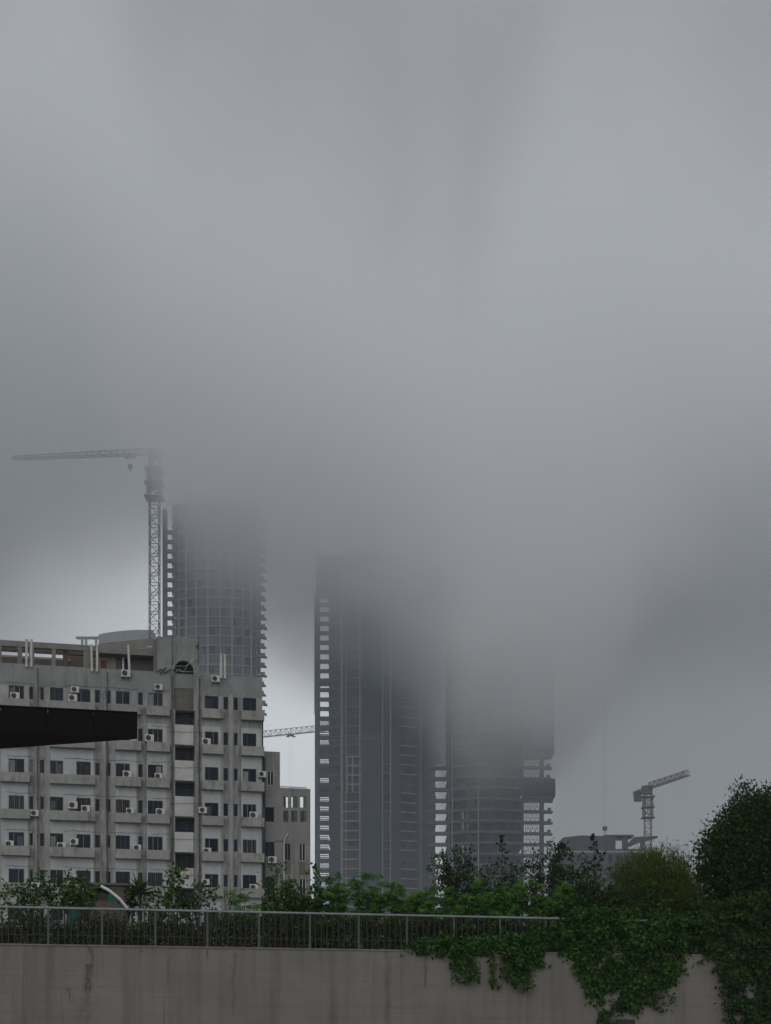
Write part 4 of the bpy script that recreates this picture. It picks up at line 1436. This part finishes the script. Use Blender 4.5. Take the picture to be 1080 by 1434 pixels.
s_o = None
z0M = zy(1003, YM) - 40 * PM
z0M = z0M - math.ceil((z0M - zb_) / PM) * PM if z0M > zb_ else z0M + math.ceil((zb_ - z0M) / PM) * PM
for k in range(nM + 1):
    z = z0M + k * PM
    if s_o is None:
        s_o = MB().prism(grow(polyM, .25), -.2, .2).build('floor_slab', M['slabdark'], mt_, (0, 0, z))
        l_o = MB().box(mx(447), mx(461), 3.2, 4.2, -.70, .70).build('link_slab', M['columndark'], mt_, (0, 0, z))
    else:
        copy_child(s_o, mt_, (0, 0, z))
        if z < zy(826, YM):
            copy_child(l_o, mt_, (0, 0, z))
# fuller link walls on a few storeys
for py in (952, 1050, 1078, 1102, 1108):
    z = zy(py, YM)
    MB().box(mx(447.2), mx(460.8), 3.3, 4.1, z - 1.4, z + 1.4).build('link_wall', M['slate'], mt_)
nets = MB()
for py in range(1000, 1262, 1):
    pass
zlo, zhi = zb_, zy(1008, YM)
m = MB()
k = 0
while zlo + k * PM < zhi:
    z = zlo + k * PM + 0.2
    # half see-through louvres in the lower slots
    for q in range(4):
        m.box(mx(448.2), mx(460), 3.5, 3.7, z + .7 + q * .75, z + 1.1 + q * .75)
    k += 1
m.build('slot_louvre', M['slabdark'], mt_)
m = MB()
segs = []
for (xa, ya), (xb, yb) in zip(front, front[1:]):
    n = max(1, round(math.hypot(xb - xa, yb - ya) / 3.2))
    for i in range(n):
        segs.append(((xa + (xb - xa) * i / n, ya + (yb - ya) * i / n), (xa + (xb - xa) * (i + 1) / n, ya + (yb - ya) * (i + 1) / n)))
for k in range(nM):
    z = z0M + k * PM
    for (xa, ya), (xb, yb) in segs:
        if rng.random() < .22:
            continue
        q = .35 + .9 * rng.random()
        m.quad((xa, ya + q, z + .21), (xb, yb + q, z + .21), (xb, yb + q, z + PM - .21), (xa, ya + q, z + PM - .21))
m.build('safety_netting', M['slate'], mt_)
# long smooth net sheets hung in front of some bays
for a, b, y0, y1, yo in ((508, 534, 1262, 790, -.55), (548.5, 560.5, 1262, 800, -.2), (462, 477, 1262, 1108, 1.2), (589, 610, 1262, 860, 4.6), (535, 547, 1062, 830, -.5)):
    m = MB()
    xa, xb = mx(a), mx(b)
    za, zc = zy(y0, YM), zy(y1, YM)
    n = int((zc - za) / 14)
    for i in range(n):
        o1 = random.uniform(-.08, .08)
        m.box(xa, xb, yo + o1, yo + o1 + .1, za + (zc - za) * i / n + .03, za + (zc - za) * (i + 1) / n - .03)
    m.build('net_sheet', M['slate'], mt_)
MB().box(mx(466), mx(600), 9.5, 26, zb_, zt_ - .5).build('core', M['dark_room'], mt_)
m = MB()
for k in range(9):
    a = zy(1057, YM) + (zt_ - zy(1057, YM)) * k / 9
    b = zy(1057, YM) + (zt_ - zy(1057, YM)) * (k + 1) / 9
    m.box(mx(611.3), mx(627), 9.0, 20, a + .05, b - .05)
m.build('wing_netting', M['slate'], mt_)
MB().box(mx(440.5), mx(447), 2.4, 9.0, 0, zy(829, YM)).build('edge_fin', M['columndark'], mt_)
MB().box(mx(442.3), mx(447), 2.6, 8.8, zy(829, YM) + .002, zy(770, YM)).build('edge_fin', M['columndark'], mt_)
MB().box(mx(447.05), mx(460.5), 3.4, 8.5, zy(829, YM), zy(774, YM)).build('edge_wall', M['slate'], mt_)
MB().box(mx(439.7), mx(440.6), 3.0, 8.0, zy(996, YM), zy(830, YM)).build('edge_fin', M['columndark'], mt_)
for px, yo, wd, mat_ in ((478.5, .55, .7, 'column'), (481.5, .4, .5, 'columndark'), (485, .2, .3, 'column'), (504, -.1, .55, 'column'), (507, -.45, .4, 'columndark'), (536, -.45, .4, 'column'), (547, -.4, .55, 'column'), (561, 1.2, .4, 'columndark'),
                         (587.5, 4.1, .6, 'columndark'), (590, 4.6, .4, 'column'), (585, 3.9, .35, 'columndark')):
    MB().box(mx(px) - wd / 2, mx(px) + wd / 2, yo - .3, yo + .3, zb_, zt_ + 1).build('column', M[mat_], mt_)
# pale slab edges in the right and left bays
e_o = d_o = None
for k in range(nM):
    z = z0M + k * PM
    if random.random() < .85:
        if e_o is None:
            m = MB().prism([(mx(561.5), 1.15), (mx(586), 3.95), (mx(586), 4.1), (mx(561.5), 1.3)], -.1, .32)
            e_o = m.build('edge_beam', M['column'], mt_, (0, 0, z))
        else:
            copy_child(e_o, mt_, (0, 0, z))
    if z < zy(1120, YM):
        if d_o is None:
            d_o = MB().box(mx(479), mx(502), -.12, .1, -.2, .25).build('edge_beam', M['column'], mt_, (0, 0, z))
        else:
            copy_child(d_o, mt_, (0, 0, z))
for a, b, py in ((464, 479.5, 1037), (496, 528, 1035), (481, 500, 1187), (481, 499, 1214)):
    MB().box(mx(a), mx(b), -.75 if a > 490 else 1.0 if a < 470 else -.3, -.66 if a > 490 else 1.1 if a < 470 else -.2, zy(py, YM), zy(py, YM) + .35).build('edge_board', M['orange'], mt_)
for py in (1061, 1074, 1087, 1100):
    MB().box(mx(487), mx(507), -.62, -.5, zy(py, YM), zy(py, YM) + .5).build('frame_beam', M['column'], mt_)
for px in (486, 494, 507):
    MB().box(mx(px) - .25, mx(px) + .25, -.66, -.48, zy(1110, YM), zy(1060, YM)).build('frame_post', M['column'], mt_)
MB().box(mx(547.3), mx(547.3) + .25, -.95, -.75, zb_, zy(1095, YM)).build('hoist_rail', M['orange'], mt_)

# ================================================================== RIGHT TOWER
YR = 460.0
sr = YR / F
rt = empty('tower_under_construction', ((690 - CX) * sr, YR, 0), 0, label='unfinished tower on the right with open slab ends, lattice bracing and cloud over its top', cat='tower')


def rx2(px):
    return (px - 690) * sr


PR = 3.565
frontR = [(rx2(628), 4.2), (rx2(640), 2.3), (rx2(655), 1.0), (rx2(672), .2), (rx2(690), 0), (rx2(708), .5), (rx2(722), 1.6), (rx2(735), 3.4)]
polyR = frontR + [(rx2(735), 24), (rx2(628), 24)]
zR0 = zy(1133.5, YR) - 14 * PR
ztR = zy(888, YR)
kR = int((ztR - zR0) / PR)
MB().prism(polyR, 0, zR0 - .3).build('lower_shaft', M['slate'], rt)
s_o = None
blk = [(zy(1053, YR), zy(888, YR)), (zy(1113.5, YR), zy(1089, YR))]


def in_blk(z):
    return any(a - .3 < z < b + .3 for a, b in blk)


for k in range(kR + 1):
    z = zR0 + k * PR
    if s_o is None:
        s_o = MB().prism([(x, y - .35) if y < 20 else (x, y) for x, y in polyR], -.42, .42).build('floor_slab', M['slabmid'], rt, (0, 0, z))
        l_o = MB().box(rx2(600), rx2(628.5), 4.4, 5.8, -.55, .62).build('link_slab', M['slabdark'], rt, (0, 0, z))
        m = MB().box(rx2(734.8), rx2(773), 3.0, 5.0, -.55, .30)
        m.box(rx2(763), rx2(775.5), 2.6, 5.2, -.62, -.1)
        m.box(rx2(768), rx2(773), 2.8, 2.95, .3, 1.0)
        r_o = m.build('cantilever_slab', M['slabdark'], rt, (0, 0, z))
    else:
        copy_child(s_o, rt, (0, 0, z))
        if z < zy(1058, YR):
            copy_child(l_o, rt, (0, 0, z))
        if not in_blk(z):
            copy_child(r_o, rt, (random.uniform(-.3, .2), 0, z))
for (a, b), xr in zip(blk, (778, 779.5)):
    MB().box(rx2(735.5), rx2(xr - .5), 2.0, 9, a, b).build('netted_block', M['slate'], rt)
    MB().box(rx2(735.3), rx2(xr - 5), 2.2, 9, a - .7, a - .003).build('netted_block', M['slabdark'], rt)
m = MB()
segs = []
for (xa, ya), (xb, yb) in zip(frontR, frontR[1:]):
    n = max(1, round(math.hypot(xb - xa, yb - ya) / 2.4))
    for i in range(n):
        segs.append(((xa + (xb - xa) * i / n, ya + (yb - ya) * i / n), (xa + (xb - xa) * (i + 1) / n, ya + (yb - ya) * (i + 1) / n)))
for k in range(kR):
    z = zR0 + k * PR
    for (xa, ya), (xb, yb) in segs:
        if rng.random() < .42:
            continue
        q = .5 + 1.5 * rng.random()
        m.quad((xa, ya + q, z + .35), (xb, yb + q, z + .35), (xb, yb + q, z + PR - (.35 if rng.random() < .7 else 1.4)), (xa, ya + q, z + PR - .35))
m.build('safety_netting', M['slate'], rt)
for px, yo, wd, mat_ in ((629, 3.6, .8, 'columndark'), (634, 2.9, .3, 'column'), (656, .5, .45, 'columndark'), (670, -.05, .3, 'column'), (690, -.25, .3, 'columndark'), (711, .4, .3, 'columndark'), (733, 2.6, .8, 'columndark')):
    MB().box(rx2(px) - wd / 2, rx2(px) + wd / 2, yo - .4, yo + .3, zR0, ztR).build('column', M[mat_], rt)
for k in range(2, 14):
    if k % 3 == 0 or k in (10, 13):
        z = zR0 + k * PR
        for px in (648.5, 655.5):
            MB().box(rx2(px) - .35, rx2(px) + .35, .6, .8, z + .5, z + 2.8).build('pale_shutter', M['slab'], rt)
MB().box(rx2(640), rx2(722), 7, 20, zR0, ztR - .5).build('core', M['dark_room'], rt)
MB().box(rx2(757.5), rx2(763.5), 3.2, 4.6, 0, zy(960, YR)).build('outer_column', M['columndark'], rt)
m = MB()
for k in range(kR):
    z = zR0 + k * PR
    if in_blk(z + 1.5):
        continue
    for a, b in ((738, 744.5), (744.5, 751), (751, 757)):
        m.tube((rx2(a), 3.4, z), (rx2(b), 3.4, z + PR), .09)
        m.tube((rx2(b), 3.4, z), (rx2(a), 3.4, z + PR), .09)
        m.tube((rx2(a), 3.4, z), (rx2(a), 3.4, z + PR), .10)
    m.tube((rx2(736), 3.4, z + 1.5), (rx2(757), 3.4, z + 1.5), .06)
m.build('lattice_bracing', M['craneweathered'], rt)

# ================================================================== LOW BUILDING at right and far block at left
YB = 400.0
sb = YB / F
lb = empty('low_building', ((790 - CX) * sb, YB, 0), 0, label='low grey concrete building with an open roof frame, under the right crane', cat='building')


def bx_(px):
    return (px - 790) * sb


zb1 = zy(1189, YB)
zb2 = zy(1171, YB)
MB().box(bx_(785), bx_(903), 0, 25, 0, zb1).build('body', M['lowwall'], lb)
m = MB().add([(bx_(789), .3, zb1), (bx_(862.5), .3, zb1), (bx_(862.5), .3, zb2), (bx_(815), .3, zb2 + .25), (bx_(789), .3, zb2 - .3), (bx_(789), 14, zb1), (bx_(862.5), 14, zb1), (bx_(862.5), 14, zb2), (bx_(815), 14, zb2 + .25), (bx_(789), 14, zb2 - .3)],
             [(0, 1, 2, 3, 4), (9, 8, 7, 6, 5), (1, 6, 7, 2), (2, 7, 8, 3), (3, 8, 9, 4), (4, 9, 5, 0)])
m.build('upper_storey', M['lowwall'], lb)
MB().box(bx_(846), bx_(888), .1, 6, zb2 + .003, zb2 + .4).build('roof_slab', M['lowwall'], lb)
MB().box(bx_(872.5), bx_(880), .4, 1.6, zb1, zb2).build('frame_post', M['lowwall'], lb)
MB().box(bx_(898), bx_(903), .4, 1.4, zb1 + .002, zb2 - 1.0).build('frame_post', M['lowwall'], lb)
MB().box(bx_(863), bx_(872), .5, 1.2, zy(1176.5, YB), zy(1173.5, YB)).build('frame_beam', M['lowwall'], lb)
m = MB().add([(bx_(878), .2, zy(1187, YB)), (bx_(900), .2, zy(1178, YB)), (bx_(921), .2, zy(1173.5, YB)), (bx_(922), .2, zy(1170.5, YB)), (bx_(888), .2, zy(1172, YB)), (bx_(878), .2, zy(1183, YB)),
              (bx_(878), 1.4, zy(1187, YB)), (bx_(900), 1.4, zy(1178, YB)), (bx_(921), 1.4, zy(1173.5, YB)), (bx_(922), 1.4, zy(1170.5, YB)), (bx_(888), 1.4, zy(1172, YB)), (bx_(878), 1.4, zy(1183, YB))],
             [(0, 1, 2, 3, 4, 5), (11, 10, 9, 8, 7, 6)] + [(i, 6 + i, 6 + (i + 1) % 6, (i + 1) % 6) for i in range(6)])
m.build('ramp_beam', M['lowwall'], lb)
MB().box(bx_(785), bx_(903), -.12, -.002, zb1 - 1.0, zb1 - .55).build('floor_band', M['column'], lb)
for px in range(797, 900, 11):
    MB().box(bx_(px), bx_(px + 6), -.1, .05, zb1 - 3.4, zb1 - 1.7).build('window', M['glass'][1], lb)

YF = 655.0
sf = YF / F
fb = empty('far_building', ((160 - CX) * sf, YF, 0), 0, label='pale hazy building top far behind the apartment roof, left of the tall crane', cat='building')


def fx_(px):
    return (px - 160) * sf


m = MB()
top = [(138, 888.5), (150, 886), (168, 883.5), (190, 882), (214, 882)]
n = len(top)
fr_ = [(fx_(p), 0, zy(y, YF)) for p, y in top]
m.add(fr_ + [(x, 20, z) for x, y, z in fr_] + [(x, 0, 0) for x, y, z in fr_] + [(x, 20, 0) for x, y, z in fr_],
      [(2 * n + i, 2 * n + i + 1, i + 1, i) for i in range(n - 1)] + [(i, i + 1, n + i + 1, n + i) for i in range(n - 1)] + [(n + i, n + i + 1, 3 * n + i + 1, 3 * n + i) for i in range(n - 1)]
      + [(0, n, 3 * n, 2 * n), (n - 1, 2 * n - 1, 4 * n - 1, 3 * n - 1)])
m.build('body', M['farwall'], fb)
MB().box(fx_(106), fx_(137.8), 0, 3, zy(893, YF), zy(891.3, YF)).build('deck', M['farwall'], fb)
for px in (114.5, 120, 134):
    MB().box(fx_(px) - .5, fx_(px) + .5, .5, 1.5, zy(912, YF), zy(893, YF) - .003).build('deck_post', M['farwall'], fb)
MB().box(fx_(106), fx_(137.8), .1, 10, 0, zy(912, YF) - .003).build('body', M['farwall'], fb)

# ================================================================== LOW CLOUD (grid volume) AND HAZE
CLOUD_MIN, CLOUD_MAX = Vector((-300, 345, 5)), Vector((300, 665, 400))
VOX = 4.0
cme = bpy.data.meshes.new('low_cloud')
cloud = bpy.data.objects.new('low_cloud', cme)
COL.objects.link(cloud)
tag(cloud, kind='stuff', label='grey low cloud swallowing the tops of the towers', cat='cloud')
cm = bpy.data.materials.new('cloud_volume')
cm.use_nodes = True
nt = cm.node_tree
nt.nodes.clear()
o_ = nt.nodes.new('ShaderNodeOutputMaterial')
pv = nt.nodes.new('ShaderNodeVolumePrincipled')
pv.inputs['Color'].default_value = (0.985, 0.991, 0.998, 1)
pv.inputs['Density'].default_value = 1.0
pv.inputs['Density Attribute'].default_value = 'density'
pv.inputs['Anisotropy'].default_value = 0.0
nt.links.new(pv.outputs[0], o_.inputs['Volume'])

ng = bpy.data.node_groups.new('low_cloud_shape', 'GeometryNodeTree')
ng.interface.new_socket('Geometry', in_out='INPUT', socket_type='NodeSocketGeometry')
ng.interface.new_socket('Geometry', in_out='OUTPUT', socket_type='NodeSocketGeometry')
N_ = ng.nodes
go = N_.new('NodeGroupOutput')
vc = N_.new('GeometryNodeVolumeCube')
vc.inputs['Min'].default_value = CLOUD_MIN
vc.inputs['Max'].default_value = CLOUD_MAX
for ax_, i in (('X', 0), ('Y', 1), ('Z', 2)):
    vc.inputs['Resolution ' + ax_].default_value = int((CLOUD_MAX[i] - CLOUD_MIN[i]) / VOX)
pos = N_.new('GeometryNodeInputPosition')
sepn = N_.new('ShaderNodeSeparateXYZ')
ng.links.new(pos.outputs[0], sepn.inputs[0])


def gmath(op, a, b=None, clamp=False):
    n = N_.new('ShaderNodeMath')
    n.operation = op
    n.use_clamp = clamp
    for i, v in enumerate((a, b)):
        if v is None:
            continue
        if isinstance(v, (int, float)):
            n.inputs[i].default_value = v
        else:
            ng.links.new(v, n.inputs[i])
    return n.outputs[0]


def gnoise(scale, detail, off=0.0, zs=1.0):
    mp = N_.new('ShaderNodeVectorMath')
    mp.operation = 'MULTIPLY_ADD'
    ng.links.new(pos.outputs[0], mp.inputs[0])
    mp.inputs[1].default_value = (1, 1, zs)
    mp.inputs[2].default_value = (off, off * .7, off * 1.3)
    n = N_.new('ShaderNodeTexNoise')
    n.inputs['Scale'].default_value = scale
    n.inputs['Detail'].default_value = detail
    n.inputs['Roughness'].default_value = .5
    ng.links.new(mp.outputs[0], n.inputs['Vector'])
    return gmath('SUBTRACT', n.outputs[0], .5)


# cloud base height along X (metres), as read off the towers
BASE = [(-300, 176), (-130, 180), (-92, 188), (-78, 177), (-64, 150), (-45, 140), (-27, 135), (-12, 129), (3, 115), (16, 96), (26, 73), (48, 74), (70, 106), (100, 128), (300, 140)]
fc = N_.new('ShaderNodeFloatCurve')
mp = fc.mapping
crv = mp.curves[0]
for _ in range(len(BASE) - 2):
    crv.points.new(.5, .5)
for p, (x, z) in zip(crv.points, BASE):
    p.location = ((x + 300) / 600, z / 300)
    p.handle_type = 'AUTO_CLAMPED'
mp.update()
xn = gmath('DIVIDE', gmath('ADD', sepn.outputs[0], 300.0), 600.0)
ng.links.new(xn, fc.inputs['Value'])
zbase = gmath('MULTIPLY', fc.outputs[0], 300.0)
hgt_ = gmath('SUBTRACT', sepn.outputs[2], zbase)
hgt_ = gmath('ADD', hgt_, gmath('MULTIPLY', gnoise(1 / 38.0, 4, 13.0), 30.0))
hgt_ = gmath('ADD', hgt_, gmath('MULTIPLY', gnoise(1 / 15.0, 3, 5.0), 34.0))
CLOUD_RAMP, CLOUD_DENS = 54.0, 0.033
t_ = gmath('DIVIDE', hgt_, CLOUD_RAMP, True)
sm_ = gmath('MULTIPLY', gmath('MULTIPLY', t_, t_), gmath('SUBTRACT', 3.0, gmath('MULTIPLY', t_, 2.0)))
var = gmath('ADD', 1.0, gmath('MULTIPLY', gnoise(1 / 30.0, 4, 71.0), .9))
tower_ = gmath('MAXIMUM', gmath('SUBTRACT', 1.0, gmath('DIVIDE', gmath('ABSOLUTE', gmath('SUBTRACT', sepn.outputs[0], 50.0)), 48.0)), 0.0)
top_ = gmath('SUBTRACT', 1.0, gmath('DIVIDE', gmath('SUBTRACT', hgt_, gmath('ADD', 40.0, gmath('MULTIPLY', tower_, 85.0))), 95.0, True))
sm_ = gmath('MULTIPLY', sm_, top_)
far_ = gmath('SUBTRACT', 1.0, gmath('DIVIDE', gmath('SUBTRACT', sepn.outputs[1], 545.0), 100.0, True))
sm_ = gmath('MULTIPLY', sm_, far_)
dens = gmath('MULTIPLY', gmath('MULTIPLY', sm_, gmath('MAXIMUM', var, .15)), CLOUD_DENS)
mist = gmath('MULTIPLY', gmath('ADD', 1.0, gmath('MULTIPLY', gnoise(1 / 60.0, 3, 31.0), 1.6)), 0.0010)
dens = gmath('ADD', dens, mist)
ng.links.new(dens, vc.inputs['Density'])
smn = N_.new('GeometryNodeSetMaterial')
smn.inputs['Material'].default_value = cm
ng.links.new(vc.outputs[0], smn.inputs[0])
ng.links.new(smn.outputs[0], go.inputs[0])
md = cloud.modifiers.new('low_cloud', 'NODES')
md.node_group = ng
cme.materials.append(cm)

hz = MB().box(-700, 700, -60, 900, -2.5, 300)
hm = bpy.data.materials.new('haze_volume')
hm.use_nodes = True
nt = hm.node_tree
nt.nodes.clear()
o_ = nt.nodes.new('ShaderNodeOutputMaterial')
pv = nt.nodes.new('ShaderNodeVolumePrincipled')
pv.inputs['Color'].default_value = (0.74, 0.86, 1.0, 1)
pv.inputs['Density'].default_value = 0.00024
nt.links.new(pv.outputs[0], o_.inputs['Volume'])
tag(hz.build('haze', hm), kind='stuff', label='thin pale blue grey haze in the air', cat='haze')

# ================================================================== SKY, SUN
SUN_EL, SUN_AZ = 17.0, 190.0
wd = bpy.data.worlds.new("World")
scene.world = wd
wd.use_nodes = True
nt = wd.node_tree
nt.nodes.clear()
wo = nt.nodes.new('ShaderNodeOutputWorld')
bg = nt.nodes.new('ShaderNodeBackground')
nt.links.new(bg.outputs[0], wo.inputs[0])
sky = nt.nodes.new('ShaderNodeTexSky')
sky.sky_type = 'NISHITA'
sky.sun_disc = False
sky.sun_elevation = R(SUN_EL)
sky.sun_rotation = R(SUN_AZ)
tc = nt.nodes.new('ShaderNodeTexCoord')
sx = nt.nodes.new('ShaderNodeSeparateXYZ')
nt.links.new(tc.outputs['Generated'], sx.inputs[0])
elev = mathn(nt, 'MAXIMUM', sx.outputs[2], 0.0)
# overcast deck: brighter towards the zenith (CIE overcast), with soft lumps and a bright break low on the left
lum = mathn(nt, 'ADD', 4.3, mathn(nt, 'MULTIPLY', maprange(nt, elev, .5, .95), 6.5))
lum = mathn(nt, 'ADD', lum, mathn(nt, 'MULTIPLY', maprange(nt, sx.outputs[1], .15, -.8), 4.0))  # unseen sky behind the camera, brightened to light cloud and facade fronts
lum = mathn(nt, 'SUBTRACT', lum, mathn(nt, 'MULTIPLY', sx.outputs[0], -2.2))
cn = nt.nodes.new('ShaderNodeTexNoise')
cn.inputs['Scale'].default_value = 5.0
cn.inputs['Detail'].default_value = 5
cn.inputs['Roughness'].default_value = .55
nt.links.new(tc.outputs['Generated'], cn.inputs['Vector'])
lum = mathn(nt, 'MULTIPLY', lum, maprange(nt, cn.outputs[0], .3, .7, .93, 1.07))
dt = nt.nodes.new('ShaderNodeVectorMath')
dt.operation = 'DOT_PRODUCT'
nt.links.new(tc.outputs['Generated'], dt.inputs[0])
dt.inputs[1].default_value = Vector((-.085, 1.0, .225)).normalized()
br = maprange(nt, dt.outputs['Value'], .978, 1.0, 0, 12.0)
lum = mathn(nt, 'ADD', lum, br)
cc = nt.nodes.new('ShaderNodeVectorMath')
cc.operation = 'SCALE'
cc.inputs[0].default_value = (0.945, 0.98, 1.02)
nt.links.new(lum, cc.inputs['Scale'])
mixs = mixc(nt, .93, sky.outputs[0], cc.outputs[0])
nt.links.new(mixs, bg.inputs[0])
bg.inputs[1].default_value = 0.10

sd = bpy.data.lights.new('sun', 'SUN')
sd.energy = 1.2
sd.angle = R(50)
sd.color = (1.0, 0.985, 0.96)
so = bpy.data.objects.new('sun', sd)
COL.objects.link(so)
# sun stands behind the camera's left shoulder
az = R(SUN_AZ)
dirv = Vector((math.sin(az) * math.cos(R(SUN_EL)), math.cos(az) * math.cos(R(SUN_EL)), math.sin(R(SUN_EL))))
so.rotation_euler = (-dirv).to_track_quat('-Z', 'Y').to_euler()

# ================================================================== RENDER SETTINGS
scene.render.engine = 'CYCLES'
cy = scene.cycles
cy.max_bounces = 12
cy.diffuse_bounces = 3
cy.glossy_bounces = 2
cy.transmission_bounces = 2
cy.volume_bounces = 10
cy.volume_step_rate = 2.5
cy.volume_max_steps = 256
cy.use_denoising = True
scene.view_settings.view_transform = 'Standard'
scene.view_settings.look = 'None'
scene.view_settings.exposure = -0.82
scene.view_settings.gamma = 1
scene.view_settings.use_curve_mapping = False
